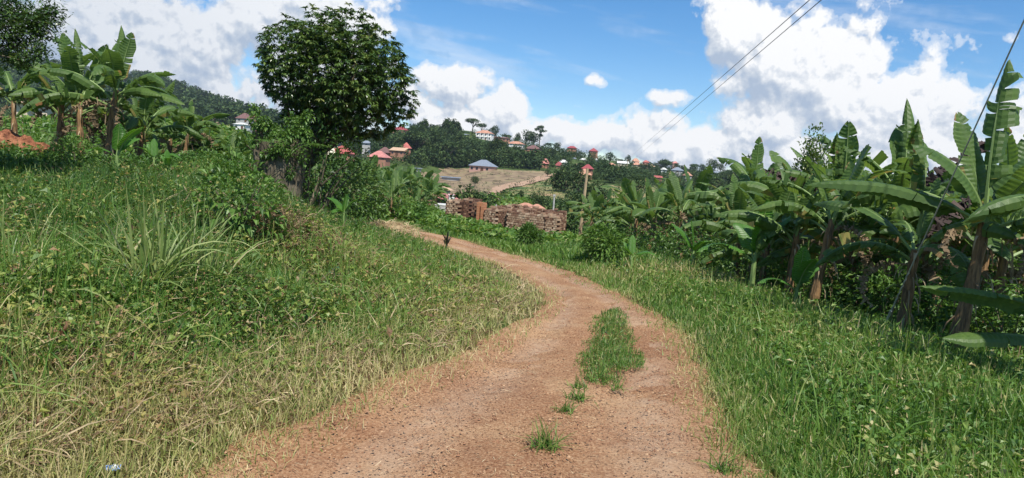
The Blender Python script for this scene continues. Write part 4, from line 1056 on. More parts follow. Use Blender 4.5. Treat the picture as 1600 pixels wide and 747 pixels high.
# small tufts on the track
for i, (px, py, L, n) in enumerate([(852, 704, .19, 90), (905, 628, .13, 60), (882, 648, .12, 50), (1130, 742, .15, 60), (965, 612, .10, 40), (905, 610, .11, 50)]):
    rs = np.random.RandomState(250 + i); p = G1(px, py); p.z = float(road_z(np.array([p.x]), np.array([p.y]))[0])
    P = np.stack([rs.normal(0, .035, n), rs.normal(0, .03, n), np.zeros(n)], -1)
    G = blades(P, updir(n, 1.0, rs) * [1.3, 1, 1], L * rs.uniform(.4, 1.1, n), .008, rs.uniform(.6, 1.8, n), 4, np.clip(rs.normal(.36, .16, n), 0, 1), rs=rs)
    tag(link(G.mesh('grass_tuft', M_grass), 'grass_tuft', loc=p), ['lone grey-green grass tuft on the bare track nearest the camera', 'tuft just below the grass strip between the wheel lines', 'small tuft left of and below the grass strip',
        'tuft at the bottom edge beside the right verge', 'tiny tuft at the right foot of the grass strip', 'tuft touching the left foot of the grass strip'][i], 'grass tuft', 'grass tufts on the track')
# broad-leaved seedlings standing on the bank
def seedling(px, py, label, L, n, h, tint, seed):
    rs = np.random.RandomState(seed); p = G1(px, py); root = thing('broadleaf_weed', tuple(p), label, 'weed')
    link(tube([(0, 0, -.02), (.01, 0, h * .6), (0, .01, h)], [.006, .005, .003], 5, .5).mesh('stem', M_bark), 'stem', root)
    a = np.arange(n) * 2.4 + rs.uniform(0, 6); P = np.tile([0, 0, h], (n, 1)) - np.stack([0 * a, 0 * a, np.arange(n) * .03], -1)
    link(leaves(P, np.stack([np.cos(a), np.sin(a), rs.uniform(0, .9, n)], -1), L * rs.uniform(.7, 1.1, n), L * .6, .8, tint, .12, rs).mesh('foliage', M_weedy), 'foliage', root)
M_weedy = leaf_mat('broad_weed_leaf', [(0, (.06, .13, .05)), (.5, (.13, .24, .07)), (1, (.22, .34, .06))], .45, .35, .5)
seedling(190, 505, 'grey-green weed with large rounded leaves under the tallest grass clump', .17, 5, .16, .1, 1)
seedling(232, 480, 'weed with a yellowish flat leaf at the foot of the tallest grass clump', .16, 3, .12, .9, 2)
seedling(302, 535, 'small bright green three-leaved weed on the lower bank', .11, 4, .10, .9, 3)
seedling(520, 455, 'dark bushy weed on the bank right of the dead stalk heap', .10, 9, .25, .0, 4)
# black burnt sapling beside the far track
p = G1(697, 392); rs = np.random.RandomState(3); n = 26
M_black = solid_mat('blackened_leaf', [(.3, (.012, .016, .012)), (.7, (.035, .04, .025))], .7, 8, 0)
root = thing('withered_sapling', tuple(p), 'small blackened sapling standing at the near edge of the far track', 'sapling')
link(tube([(0, 0, -.03), (.01, 0, .2), (0, 0, .34)], [.03, .022, .014], 6, .5).mesh('stem', M_black), 'stem', root)
link(blades(np.tile([0, 0, .18], (n, 1)) + rs.normal(0, .02, (n, 3)), updir(n, .5, rs), rs.uniform(.12, .28, n), .035, .6, 3, .5, rs=rs).mesh('foliage', M_black), 'foliage', root)

# ------------------------------------------------------------------ heaps
def heap(name, px, py, rx, ry, h, mat, label, cat, seed, n_straw=0, smat=None, rough=.25):
    p = G1(px, py); rs = np.random.RandomState(seed); nu = 40
    a, b = np.meshgrid(np.linspace(-1.15, 1.15, nu), np.linspace(-1.15, 1.15, nu), indexing='ij')
    q = np.clip(1 - a * a - b * b, 0, 1)**.6
    X, Y = p.x + a * rx, p.y + b * ry
    Z = zt(X, Y) + h * q * (1 - rough + rough * 2 * fbm(X * 5, Y * 5, 4, seed)) - .03
    g_ = grid(np.stack([X, Y, Z], -1) - np.array(p), .5)
    gs = [g_]
    if n_straw:
        i = rs.randint(0, nu, n_straw); j = rs.randint(0, nu, n_straw); k = q[i, j] > .05; i, j = i[k], j[k]; n = len(i)
        P = np.stack([X, Y, Z], -1)[i, j] - np.array(p) + rs.normal(0, .02, (n, 3)); an = rs.uniform(0, 6.28, n)
        b_ = blades(P, np.stack([np.cos(an), np.sin(an), rs.uniform(-.3, .6, n)], -1), rs.uniform(.15, .5, n), .018, .6, 3, np.clip(rs.normal(.6, .2, n), 0, 1), mat=1, rs=rs)
        gs.append(b_)
    o = link(Geo.cat(gs).mesh(name, [mat, smat or mat]), name, loc=p)
    return tag(o, label, cat)
M_redsoil = solid_mat('red_earth', [(.36, (.12, .045, .024)), (.5, (.26, .10, .052)), (.66, (.38, .17, .09))], .95, 6, 1.0, .12)
heap('straw_heap', 612, 362, .95, .6, .30, M_straw, 'heap of pale dry straw on the far edge of the track', 'straw heap', 1, 1500, M_straw)
heap('earth_heap', 18, 247, 1.3, .9, .60, M_redsoil, 'heap of freshly dug red earth at the left edge', 'earth heap', 2, 0, None, .5)
heap('earth_heap', 566, 352, .5, .4, .14, M_redsoil, 'small bare earth mound at the end of the visible track', 'earth heap', 3, 0, None, .5)
# tall dead stalk heap over the bump of the bank
rs = np.random.RandomState(9); n = 5200
a = rs.normal(0, .62, n); b = rs.normal(0, .55, n); x = MOUND.x + a; y = MOUND.y + b; an = rs.uniform(0, 6.28, n)
P = np.stack([x, y, zt(x, y) + rs.uniform(0, .10, n)], -1)
gH = blades(P, np.stack([np.cos(an), np.sin(an), rs.uniform(-.2, .9, n)], -1), rs.uniform(.06, .22, n), .009, .9, 3, np.clip(rs.normal(.22, .2, n), 0, 1), tw=.4, rs=rs)
o = link(gH.mesh('dead_stalk_heap', M_straw), 'dead_stalk_heap'); tag(o, 'brown heap of cut dead weed stalks on the crest of the bank', 'weed heap')

# ------------------------------------------------------------------ the mango tree
MB = on(462, 20.5)
tree = thing('mango_tree', tuple(MB), 'big dark rounded mango tree standing behind the vine-covered stump', 'tree')
cen = at(524, 118, 20.5) - MB
rs = np.random.RandomState(5); S_ = 20.5 / F_PX * .92
SH_ = .92
lob = [(-75, -40, 52, 0), (-35, -68, 48, .3), (20, -62, 52, -.2), (55, -38, 52, .3), (92, 10, 46, -.2), (100, 48, 34, 0), (60, 55, 48, .4), (10, 62, 50, -.5), (-40, 60, 46, 0), (-80, 12, 44, .2), (-95, -10, 30, -.4),
       (0, 0, 80, -.8), (40, 20, 70, -1.0), (-40, -5, 70, -.9), (0, -20, 80, 1.0), (-60, 85, 26, -.3), (75, -5, 55, -.8), (0, 40, 70, 1.2), (112, 38, 26, .3)]
wts = np.array([l[2]**2 for l in lob], float); wts /= wts.sum(); nw = 3300
li = rs.choice(len(lob), nw, p=wts); L_ = np.array(lob)[li]
d_ = nrm(rs.normal(0, 1, (nw, 3))); rad = (rs.uniform(.55, 1.0, nw)**.5)[:, None] * L_[:, 2:3] * S_
C = np.array(cen) + np.stack([L_[:, 0] * S_, L_[:, 3], -L_[:, 1] * S_], -1) + d_ * rad
nl = 16; PW = np.repeat(C, nl, 0); dW = np.repeat(d_, nl, 0)
a = rs.uniform(0, 6.28, nw * nl)
D = nrm(dW * .5 + np.stack([np.cos(a), np.sin(a), rs.uniform(-.5, .6, nw * nl)], -1))
t_ = np.repeat(np.clip(rs.normal(.54, .20, nw), 0, 1), nl) + rs.normal(0, .08, nw * nl)
G = blades(PW, D, rs.uniform(.11, .20, nw * nl), .042, rs.uniform(.8, 2.2, nw * nl), 3, np.clip(t_, 0, 1), prof=np.array([.3, 1, .85, .1]), rs=rs)
link(G.mesh('crown', M_mango), 'crown', tree)
gs = [tube([(0, 0, -.2), (.05, .05, .7), (.15, 0, 1.3), (.25, 0, 1.9)], [.26, .2, .17, .15], 12, .5, 0, .1)]
for i in range(26):
    q = np.array(cen) + nrm(rs.normal(0, 1, 3)) * [1.6, 1.6, 1.2]; s = np.array([.22, 0, 1.2 + rs.uniform(0, .9)])
    gs.append(tube([s, s * .5 + q * .5 + [0, 0, -.15], q], [.09, .05, .015], 6))
link(Geo.cat(gs).mesh('trunk', M_bark, True), 'trunk', tree)

# the old stump smothered in vines, in front of it
SP = on(437, 17.6)
st = thing('tree_stump', tuple(SP), 'thick gnarled old trunk cut off short and half covered in creeper', 'tree stump')
gs = []
for (x0, y0, x1, h, r) in [(-.42, 0, -.62, 1.75, .17), (-.25, -.12, -.3, 1.5, .24), (0, -.18, .02, 1.55, .27), (.2, -.1, .2, 1.45, .26), (.36, 0, .5, 1.6, .2), (.1, .2, .3, 1.6, .3)]:
    gs.append(tube([(x0, y0, -.2), (x0 * .93, y0, .35), ((x0 + x1) / 2, y0, .85), (x1, y0 * .8, h)], [r * 1.25, r, r * .9, r * .75], 14, .5, 0, .22, rs))
link(Geo.cat(gs).mesh('trunk', M_bark, True), 'trunk', st)
rs = np.random.RandomState(14)
gs = []
for (x, y, z, rx, rz_, n) in [(-.55, -.1, 1.95, .26, .30, 330), (-.1, -.34, 1.15, .34, .20, 300), (.12, -.3, 1.32, .30, .22, 260), (.15, -.1, 1.6, .42, .30, 480), (.52, -.1, 1.7, .22, .30, 260), (-.32, .1, 1.75, .24, .26, 220), (-.62, -.15, 1.5, .14, .3, 90), (.62, -.2, 1.15, .12, .35, 80), (-.35, -.3, .8, .08, .35, 60), (.35, -.35, .75, .07, .3, 50), (.62, 0, 2.15, .16, .26, 110), (.3, .1, 2.0, .3, .2, 160), (-.72, 0, 2.25, .14, .2, 80)]:
    P, out = lumpy(n, rx, rx, rz_, rs, 5); P += np.array([x, y, z])
    gs.append(leaves(P, out + rs.normal(0, .5, (n, 3)), rs.uniform(.06, .13, n), rs.uniform(.04, .08, n), .8, np.clip(rs.normal(.6, .2, n), 0, 1), rs=rs))
link(Geo.cat(gs).mesh('creeper', M_bush), 'creeper', st)
# young palm growing among the creeper
pr = thing('palm_seedling', (SP.x + .25, SP.y - .35, SP.z + 1.0), 'young palm with feathered fronds growing out of the stump', 'palm')
for i in range(9):
    rs = np.random.RandomState(600 + i); az = i * 2.4; L = 1.15; tt_ = np.linspace(0, 1, 12); an = np.radians(72 - 95 * tt_)
    xx = np.concatenate([[0], np.cumsum(np.cos(an[:-1])) * L / 11]); zz = np.concatenate([[0], np.cumsum(np.sin(an[:-1])) * L / 11])
    path = np.stack([xx, 0 * xx, zz], -1); g0 = tube(path, np.linspace(.012, .003, 12), 4, .6, 0, cap=False)
    pp = np.repeat(path[2:], 2, 0); sd_ = np.tile([-1, 1], 10)
    g1 = blades(pp, np.stack([np.full(20, .7), sd_ * 1.0, np.full(20, .1)], -1), .28, .022, .8, 3, .6, rs=rs)
    o = link(Geo.cat([g0, g1]).mesh('frond', M_bush), 'frond', pr); o.rotation_euler = (0, 0, az)

# tree reaching in from the upper left: trunk outside the frame
p = on(-190, 13.5); ov = thing('overhanging_tree', tuple(p), 'tree with fine feathery leaves reaching in at the upper left corner', 'tree')
rs = np.random.RandomState(8); A0 = at(-190, 60, 13.5) - p
gs = [tube([(0, 0, -.2), (.1, 0, 1.5), tuple(A0)], [.22, .18, .12], 10, .5, 0, .1)]; lv = []
for (px, py, n, rpx) in [(20, 20, 900, 34), (55, 42, 520, 24), (78, 22, 300, 18), (-30, 50, 900, 45), (25, 62, 300, 22), (60, 80, 160, 16), (18, 88, 200, 18), (-60, 0, 900, 60), (-120, 30, 900, 70), (35, 95, 120, 12)]:
    c = np.array(at(px, py, 12.6 + rs.uniform(-.6, .6)) - p); n = int(n * 1.9); gs.append(tube([tuple(A0 * .95), tuple(np.array(A0) * .4 + c * .6 + [0, 0, .1]), tuple(c)], [.05, .028, .008], 5))
    q = c + rs.normal(0, 1, (n, 3)) * rpx / F_PX * 12.6 * .55
    a = rs.uniform(0, 6.28, n)
    lv.append(blades(q, np.stack([np.cos(a), np.sin(a), rs.uniform(-.8, .5, n)], -1), rs.uniform(.07, .13, n), .03, 1.0, 2, np.clip(rs.normal(.4, .18, n), 0, 1), prof=np.array([.4, 1, .1]), rs=rs))
link(Geo.cat(gs).mesh('trunk', M_bark, True), 'trunk', ov); link(Geo.cat(lv).mesh('crown', M_mango), 'crown', ov)

# leafy tree behind the right grove
bush(1262, 330, 'brownish green young tree rising behind the banana plants near the ragged leaves', .62, 3.3, 4200, .17, .06, 77, M_mango, .7, 'tree', 'young_tree', p=on(1248, 19.0), ry=.62)
# ------------------------------------------------------------------ the brick ruin
M_sidebrick = solid_mat('orange_brick_edge', [(.3, (.36, .14, .07)), (.7, (.55, .27, .14))], .9, 9, .4)
A_, B_ = on(697, 40.0), on(874, 36.8)
A_ = Vector((A_.x, A_.y, 0)); B_ = Vector((B_.x, B_.y, 0)); UX = (B_ - A_).normalized(); UY = Vector((-UX.y, UX.x, 0)); LW = (B_ - A_).length
RA = math.atan2(UX.y, UX.x)
def wallseg(s0, s1, top0, top1, depth0=0.0, thick=.34, seed=0, across=False, tn=.55, low=None):
    """rows of header bricks from s0 to s1 metres along the ruin; tops given as photo rows, ragged"""
    rs = np.random.RandomState(seed); gs = []
    bw, bh = .14, .115
    n = max(1, int(abs(s1 - s0) / bw)); BV, BF, BT = [], [], []
    zmin = 1e9; zmax = -1e9
    for i in range(n):
        s = s0 + (s1 - s0) * (i + .5) / n
        c = (A_ + UX * depth0 + UY * s) if across else (A_ + UX * s + UY * depth0)
        f = (i + .5) / n; topz = top0 + (top1 - top0) * f
        zb = gz(c.x, c.y) - .25; rows = int((topz - zb) / bh)
        zmin = min(zmin, zb); zmax = max(zmax, topz)
        for j in range(rows + (rs.rand() < .5) - (rs.rand() < .3)):
            if j > rows - 3 and rs.rand() < .05: break
            off = (j % 2) * bw * .5
            p = c + (UY if across else UX) * (off + rs.normal(0, .008))
            dep_ = thick + rs.uniform(-.03, .03)
            sz = (dep_, bw * .88, bh * .83) if across else (bw * .88, dep_, bh * .83)
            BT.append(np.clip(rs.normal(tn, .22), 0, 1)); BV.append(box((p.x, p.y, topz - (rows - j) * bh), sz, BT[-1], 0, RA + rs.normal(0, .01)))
    G = Geo.cat(BV)
    c0 = (A_ + UX * depth0 + UY * (s0 + s1) / 2) if across else (A_ + UX * (s0 + s1) / 2 + UY * depth0)
    ln = abs(s1 - s0)
    core = box((c0.x, c0.y, zmin), (thick * .88, ln, min(top0, top1) - zmin - bh * .9) if across else (ln, thick * .88, min(top0, top1) - zmin - bh * .9), .5, 1, RA)
    return Geo.cat([G, core])
def zrow(px, py, s, d=0.0):
    c = A_ + UX * s + UY * d; yh = rays(px, py)[0]; return EYE + yh[2] / yh[1] * c.y
def sx(px):  # photo column -> metres along the ruin
    d = rays(px, 350)[0]; k = d[0] / d[1]
    return float((k * A_.y - A_.x) / (UX.x - k * UX.y))
ruin = thing('brick_ruin', (A_.x, A_.y, gz(A_.x, A_.y)), 'roofless ruin of rough reddish-brown brick walls in the green strip below the track', 'ruin')
def rpart(g_, nm='wall', lab=None):
    o = link(g_.tf(loc=tuple(-Vector(ruin.location))).mesh('ruin_wall', [M_brick, M_mortar, M_sidebrick]), nm, ruin)
    if lab: o['label'] = lab
s1, s2, s3, s4, s5, s6 = sx(716), sx(727), sx(735), sx(755), sx(757), sx(LW and 873)
rpart(wallseg(0, s1, zrow(698, 314, 0), zrow(716, 314, s1), 0, seed=1, tn=.66))
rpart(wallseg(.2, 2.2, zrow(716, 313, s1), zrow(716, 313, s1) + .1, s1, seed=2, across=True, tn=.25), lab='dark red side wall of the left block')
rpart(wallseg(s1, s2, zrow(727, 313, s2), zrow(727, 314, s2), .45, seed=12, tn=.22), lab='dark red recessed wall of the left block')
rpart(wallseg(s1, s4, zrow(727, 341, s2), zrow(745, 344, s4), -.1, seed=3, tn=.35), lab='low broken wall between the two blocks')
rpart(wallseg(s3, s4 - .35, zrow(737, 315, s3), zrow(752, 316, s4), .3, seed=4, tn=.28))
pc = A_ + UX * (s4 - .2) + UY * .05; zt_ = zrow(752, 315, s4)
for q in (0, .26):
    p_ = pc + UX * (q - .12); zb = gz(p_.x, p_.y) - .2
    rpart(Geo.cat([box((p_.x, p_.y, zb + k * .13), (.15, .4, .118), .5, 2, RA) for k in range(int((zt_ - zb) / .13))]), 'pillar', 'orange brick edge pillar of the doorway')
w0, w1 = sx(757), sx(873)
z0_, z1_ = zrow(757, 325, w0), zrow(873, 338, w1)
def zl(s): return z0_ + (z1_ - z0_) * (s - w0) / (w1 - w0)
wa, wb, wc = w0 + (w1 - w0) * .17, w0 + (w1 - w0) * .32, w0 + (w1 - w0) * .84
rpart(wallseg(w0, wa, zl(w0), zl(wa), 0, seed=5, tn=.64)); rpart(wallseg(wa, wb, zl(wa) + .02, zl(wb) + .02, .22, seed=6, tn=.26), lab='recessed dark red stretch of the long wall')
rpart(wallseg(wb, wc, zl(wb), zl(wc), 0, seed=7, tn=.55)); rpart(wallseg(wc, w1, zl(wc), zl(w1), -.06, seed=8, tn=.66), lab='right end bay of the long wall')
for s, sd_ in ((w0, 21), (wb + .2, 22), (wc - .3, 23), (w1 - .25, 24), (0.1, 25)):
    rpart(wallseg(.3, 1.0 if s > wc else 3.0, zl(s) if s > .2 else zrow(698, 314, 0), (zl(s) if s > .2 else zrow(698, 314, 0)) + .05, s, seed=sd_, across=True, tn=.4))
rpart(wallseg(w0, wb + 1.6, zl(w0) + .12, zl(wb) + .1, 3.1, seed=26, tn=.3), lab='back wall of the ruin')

# ------------------------------------------------------------------ poles and wires
def pole(name, base, top, r0, r1, label, cat, mat, group=None):
    o = thing(name, tuple(base), label, cat, group); d_ = np.array(top) - np.array(base)
    link(tube([-d_ * .03, d_ * .33, d_ * .66, d_], [r0, r0 * .9, (r0 + r1) / 2, r1], 10, .5).mesh('shaft', mat, True), 'shaft', o)
    return o, d_
pb = on(904, 46.0); pt_ = at(918, 263, 46.0)
pl, d_ = pole('utility_pole', pb, pt_, .12, .085, 'slightly slanting bare wooden pole at the left edge of the right grove', 'pole', M_wood)
M_metal = solid_mat('galvanised_metal', [(.4, (.35, .36, .37)), (.6, (.55, .56, .57))], .45, 12, .1); M_metal.node_tree.nodes['Principled BSDF'].inputs['Metallic'].default_value = .6
M_conc = solid_mat('pale_concrete', [(.3, (.30, .29, .27)), (.7, (.50, .48, .44))], .9, 5, .2)
p2 = on(861, 58.0); t2 = at(866, 307, 58.0)
pl2, d2_ = pole('fence_post', p2, t2, .09, .07, 'short pale grey post standing behind the right end of the brick ruin', 'post', M_conc)
link(box(tuple(d2_), (.2, .2, .16), .5).mesh('post_cap', M_conc), 'cap', pl2)
p3 = A_ + UX * (s5 - .05) + UY * 1.2; zz = zrow(757, 318, s5, 1.2)
tag(link(tube([(p3.x, p3.y, gz(p3.x, p3.y) - .1), (p3.x + .05, p3.y, zz)], [.05, .04], 6).tf(loc=(-p3.x, -p3.y, 0)).mesh('fence_post', M_conc), 'fence_post', loc=(p3.x, p3.y, 0)), 'thin pale stake in the gap of the brick ruin', 'post')

NP = Vector((5.55, 4.3, gz(5.55, 4.3))); NT_ = NP + Vector((.05, 0, 7.2))
npole, nd_ = pole('utility_pole', NP, NT_, .14, .10, 'near wooden utility pole out of frame at right that carries the two wires', 'pole', M_wood)
link(box(tuple(nd_ - np.array([0, 0, .3])), (1.2, .09, .11), .5).mesh('crossarm', M_wood), 'crossarm', npole)
FP = on(980, 330.0); FT = at(981, 249, 330.0)
fpole, fd_ = pole('utility_pole', FP, FT, .16, .12, 'far utility pole on the right hillside where the two wires come down', 'pole', M_wood)
M_wire = solid_mat('black_cable', [(.4, (.018, .018, .022)), (.6, (.03, .03, .035))], .6, 10, 0)
def cable(a, b, sag, r, label, via=None, n=60):
    t = np.linspace(0, 1, n)**1.6; a, b = np.array(a), np.array(b)
    P = a + (b - a) * t[:, None]; P[:, 2] -= 4 * sag * t * (1 - t)
    rad = np.maximum(r, .00042 * np.linalg.norm(P - [0, 0, EYE], axis=1) * 0 + r)
    o = link(tube(P, rad, 6, .5, cap=False).tf(loc=tuple(-a)).mesh('overhead_wire', M_wire), 'overhead_wire', loc=tuple(a)); tag(o, label, 'wire', 'wires over the valley')
    return P
# where the two wires cross the top edge of the picture and where they dip behind the hill
def wire(px0, px_far, label):
    far = np.array(at(px_far, 246, 300.0))
    hi = np.array(at(px0, -2, 17.0))                      # a point of the wire over the verge
    d_ = (hi - far) / np.linalg.norm(hi - far)
    start = hi + d_ * 13.5 + np.array([0, 0, .25])
    cable(start, far, 0.0, .011, label)
    return start
NSTART = wire(1284, 984, 'upper left of the two thin black wires crossing the sky')
wire(1303, 994, 'lower right of the two thin black wires crossing the sky')
# stay wire with its turnbuckle and rod
GA = on(1368, 8.9); GT = at(1640, -55, 6.2)
stay = thing('stay_wire', tuple(GA), 'slanting pole stay wire anchored in the grass before the right grove', 'stay wire')
v_ = np.array(GT) - np.array(GA)
v2 = v_ / np.linalg.norm(v_)
link(tube([v2 * -.15, v2 * .62], [.015, .015], 6).mesh('anchor_rod', M_metal), 'anchor_rod', stay)
tq = np.linspace(.60, 1.25, 30); hel = np.stack([np.cos(tq * 60) * .008, np.sin(tq * 60) * .008, 0 * tq], -1)
link(tube(v2 * tq[:, None] + hel, .005, 5).mesh('wrapped_strand', M_metal), 'wrapped_strand', stay)
link(tube([v2 * .6, v_ * .5, v_], [.008, .0075, .0075], 5).mesh('strand', M_metal), 'strand', stay)

# ------------------------------------------------------------------ houses
def flat(name, c, rough=.8, var=.12, sc=2.0, st=(1, 1, 1)):
    a = tuple(max(0, v * (1 - var)) for v in c); b = tuple(min(1, v * (1 + var)) for v in c)
    return solid_mat(name, [(.35, a), (.65, b)], rough, sc, .15, .02, 0, st)
RM = {'red': flat('red_iron_roof', (.36, .10, .08), .5, .3, 1.2), 'pink': flat('faded_red_roof', (.46, .19, .165), .6, .25, 1.2), 'orange': flat('orange_tile_roof', (.44, .225, .15), .7, .3, 1.2), 'brown': flat('brown_roof', (.16, .085, .075), .7),
      'maroon': flat('maroon_roof', (.27, .055, .06), .6), 'grey': flat('grey_roof', (.20, .23, .27), .5), 'white': flat('pale_iron_roof', (.66, .66, .62), .5), 'cream': flat('cream_roof', (.62, .56, .42), .6), 'tan': flat('tan_roof', (.50, .34, .22), .6)}
WM = {'white': flat('white_plaster', (.72, .70, .66)), 'cream': flat('cream_plaster', (.60, .50, .37)), 'pink': flat('pinkish_plaster', (.50, .30, .24)), 'brick': flat('bare_brick_wall', (.34, .17, .11)), 'grey': flat('grey_block_wall', (.38, .37, .35)), 'dark': flat('shaded_hut_wall', (.10, .08, .07))}  # 'dark' is the hut's shaded side, the shade put into the colour
M_glass = flat('dark_window', (.03, .035, .045), .2); M_door = flat('brown_door', (.12, .06, .035))
def house(p, w_, dp_, h, rh, rz, wall, roof, label, kind='hip', storeys=1, nwin=3, columns=0, ov=.45, name='house', cat='house', group=None):
    root = thing(name, tuple(p), label, cat, group, rz)
    fd = 1.2 + max(0.0, p[2] - gz(p[0], p[1]))
    link(box((0, 0, -fd), (w_, dp_, h + fd), .5).mesh('house_wall', WM[wall]), 'wall', root)
    x, y = w_ / 2 + ov, dp_ / 2 + ov
    if kind == 'hip': V = [(-x, -y, h), (x, -y, h), (x, y, h), (-x, y, h), (-max(x - y, .05), 0, h + rh), (max(x - y, .05), 0, h + rh)]; Fs = [[0, 1, 5, 4], [1, 2, 5], [2, 3, 4, 5], [3, 0, 4], [3, 2, 1, 0]]
    elif kind == 'gable': V = [(-x, -y, h), (x, -y, h), (x, y, h), (-x, y, h), (-x, 0, h + rh), (x, 0, h + rh)]; Fs = [[0, 1, 5, 4], [1, 2, 5], [2, 3, 4, 5], [3, 0, 4], [3, 2, 1, 0]]
    else: V = [(-x, -y, h), (x, -y, h), (x, y, h + rh), (-x, y, h + rh), (-x, -y, h + .12), (x, -y, h + .12), (x, y, h + rh + .12), (-x, y, h + rh + .12)]; Fs = [[4, 5, 6, 7], [0, 3, 2, 1], [0, 1, 5, 4], [1, 2, 6, 5], [2, 3, 7, 6], [3, 0, 4, 7]]
    V = [(a, b, c + .03) for a, b, c in V]
    link(Geo(np.array(V, float), np.concatenate([np.array(f) for f in Fs]), [len(f) for f in Fs], .5).mesh('house_roof', RM[roof]), 'roof', root)
    sh = h / storeys; wm = box((0, 0, 0), (w_ / (nwin + 1) * .5, .10, sh * .42), .5).mesh('house_window', M_glass) if nwin else None
    for s in range(storeys):
        for i in range(nwin):
            if s == 0 and i == nwin // 2 and nwin > 1:
                link(box((-w_ / 2 + w_ * (i + .5) / nwin, -dp_ / 2, 0), (min(1.1, w_ * .2), .12, sh * .75), .5).mesh('house_door', M_door), 'door', root); continue
            link(wm, 'window', root, (-w_ / 2 + w_ * (i + .5) / nwin, -dp_ / 2, s * sh + sh * .35))
    for i in range(columns):
        link(box((0, 0, 0), (.45, .45, h), .5).mesh('house_column', WM['white']), 'column', root, (-w_ / 2 + w_ * (i + .3) / columns, -dp_ / 2 - ov, 0))
    if columns: link(box((0, -dp_ / 2 - ov * .4, sh * .95), (w_ * .9, ov * 1.2, .3), .5).mesh('house_balcony', WM['white']), 'balcony', root)
    return root
HOUSES = []
def hs_(px, Y, wpx, hpx, rpx, wall, roof, label, rz=0, kind='hip', **k):
    """wpx, hpx, rpx: width, wall height, roof height as seen in the photo at that depth"""
    m_ = Y / F_PX; p = on(px, Y); py = k.pop('py', None); HOUSES.append((px, py or float(proj(p.x, p.y, p.z)[1]), wpx, Y))
    if py is not None: p.z = at(px, py, Y).z if abs(at(px, py, Y).z - p.z) < 12 else p.z
    if Y > 360: wpx *= .9; hpx *= .85; rpx *= .85
    w_ = wpx * m_ / (abs(math.cos(R(rz))) + .55 * abs(math.sin(R(rz))))
    return house(p, w_, w_ * k.pop('dr', .62), hpx * m_, rpx * m_, R(rz), wall, roof, label, kind, **k)
hs_(757, 420, 31, 13, 6, 'white', 'orange', 'two-storey mansion with white columns and an orange tiled roof on the hilltop', -12, storeys=2, nwin=4, columns=4, py=220, dr=.7)
hs_(782, 425, 34, 6, 2, 'tan' if False else 'brick', 'brown', 'long low brown building between the two hilltop mansions', -8, nwin=5, py=221, dr=.3)
hs_(728, 425, 14, 6, 1.5, 'grey', 'grey', 'low grey building left of the mansion with white columns', 5, nwin=2, py=216, dr=.4)
hs_(806, 398, 30, 9, 5, 'white', 'orange', 'white two-storey house with rows of dark windows and orange roof on the hill', -14, storeys=2, nwin=6, py=233, dr=.6)
hs_(833, 385, 28, 8, 7, 'brick', 'brown', 'unfinished house with a big dark brown roof right of the white two-storey house', -10, storeys=2, nwin=4, py=240, dr=.8)
hs_(824, 372, 12, 5, 1.5, 'cream', 'cream', 'small cream block below the dark brown roofed house', 0, nwin=2, py=246)
hs_(755, 262, 40, 9, 10, 'pink', 'grey', 'grey-roofed house with pinkish walls at the top of the brown field', -24, nwin=4, py=269, dr=.75)
hs_(851, 300, 12, 4, 8, 'brick', 'red', 'house with a steep bright red roof right of the brown field', 10, nwin=2, py=260)
hs_(873, 305, 10, 3, 6, 'brick', 'maroon', 'small maroon roof touching the bright red one on its right', -10, nwin=1, py=262)
hs_(880, 330, 13, 2.5, 4.5, 'white', 'white', 'small house with a white roof on the slope', 10, nwin=2, py=257)
hs_(893, 470, 17, 5, 4, 'brick', 'maroon', 'dark red roofed house on the ridge, left of the maroon pyramid roof', -8, nwin=3, py=236)
hs_(926, 478, 14, 4, 6, 'brick', 'maroon', 'house with a maroon pyramid roof on the ridge line', 0, nwin=2, py=240, dr=.9)
hs_(897, 390, 8, 8, 2, 'grey', 'grey', 'narrow grey house above the orange roofs by the pole', 0, nwin=2, py=255)
hs_(912, 392, 12, 6, 3, 'cream', 'white', 'cream house with a pale roof above the orange roofs by the pole', 8, nwin=2, py=255)
hs_(903, 345, 13, 2.5, 3, 'cream', 'orange', 'low pinkish orange roof left of the pole top', 0, nwin=1, py=262)
hs_(912, 215, 17, 4, 9, 'brick', 'orange', 'house with a bright orange roof just left of the wooden pole top', 18, nwin=2, py=277, dr=.8)
hs_(917, 228, 17, 4, 7, 'brick', 'maroon', 'dark red roof rising right behind the bright orange one by the pole', -8, nwin=2, py=268, dr=.8)
hs_(932, 430, 9, 3, 3, 'white', 'white', 'tiny white roofed house right of the pole top', 0, nwin=1, py=253)
hs_(955, 440, 14, 3.5, 4, 'pink', 'orange', 'pinkish orange roof left of the long pale roof', 12, nwin=2, py=261)
hs_(973, 430, 19, 3, 4, 'cream', 'white', 'long pale roof left of the cluster of orange roofs', -5, 'gable', nwin=3, py=258, dr=.5)
hs_(992, 445, 12, 4, 6, 'cream', 'orange', 'topmost orange roof of the hillside cluster', 10, nwin=2, py=256)
hs_(994, 425, 14, 2.5, 5, 'cream', 'orange', 'lowest left orange roof of the hillside cluster', -6, nwin=2, py=260)
hs_(1006, 430, 12, 2.5, 4, 'pink', 'orange', 'lower right orange roof of the hillside cluster', 12, nwin=2, py=261)
hs_(1008, 450, 9, 2.5, 4, 'brick', 'red', 'small reddish roof at the upper right of the orange cluster', 0, nwin=1, py=256)
hs_(1017, 435, 10, 2, 3.5, 'grey', 'tan', 'tan roof at the right end of the orange cluster', 5, nwin=1, py=262)
hs_(1036, 400, 9, 2, 3.5, 'white', 'white', 'tiny bright white roof between the orange cluster and the grey roof', 0, nwin=1, py=267)
hs_(1028, 330, 10, 3, 3, 'brick', 'red', 'small red hut below the tiny white roof', 0, 'shed', nwin=1, py=281)
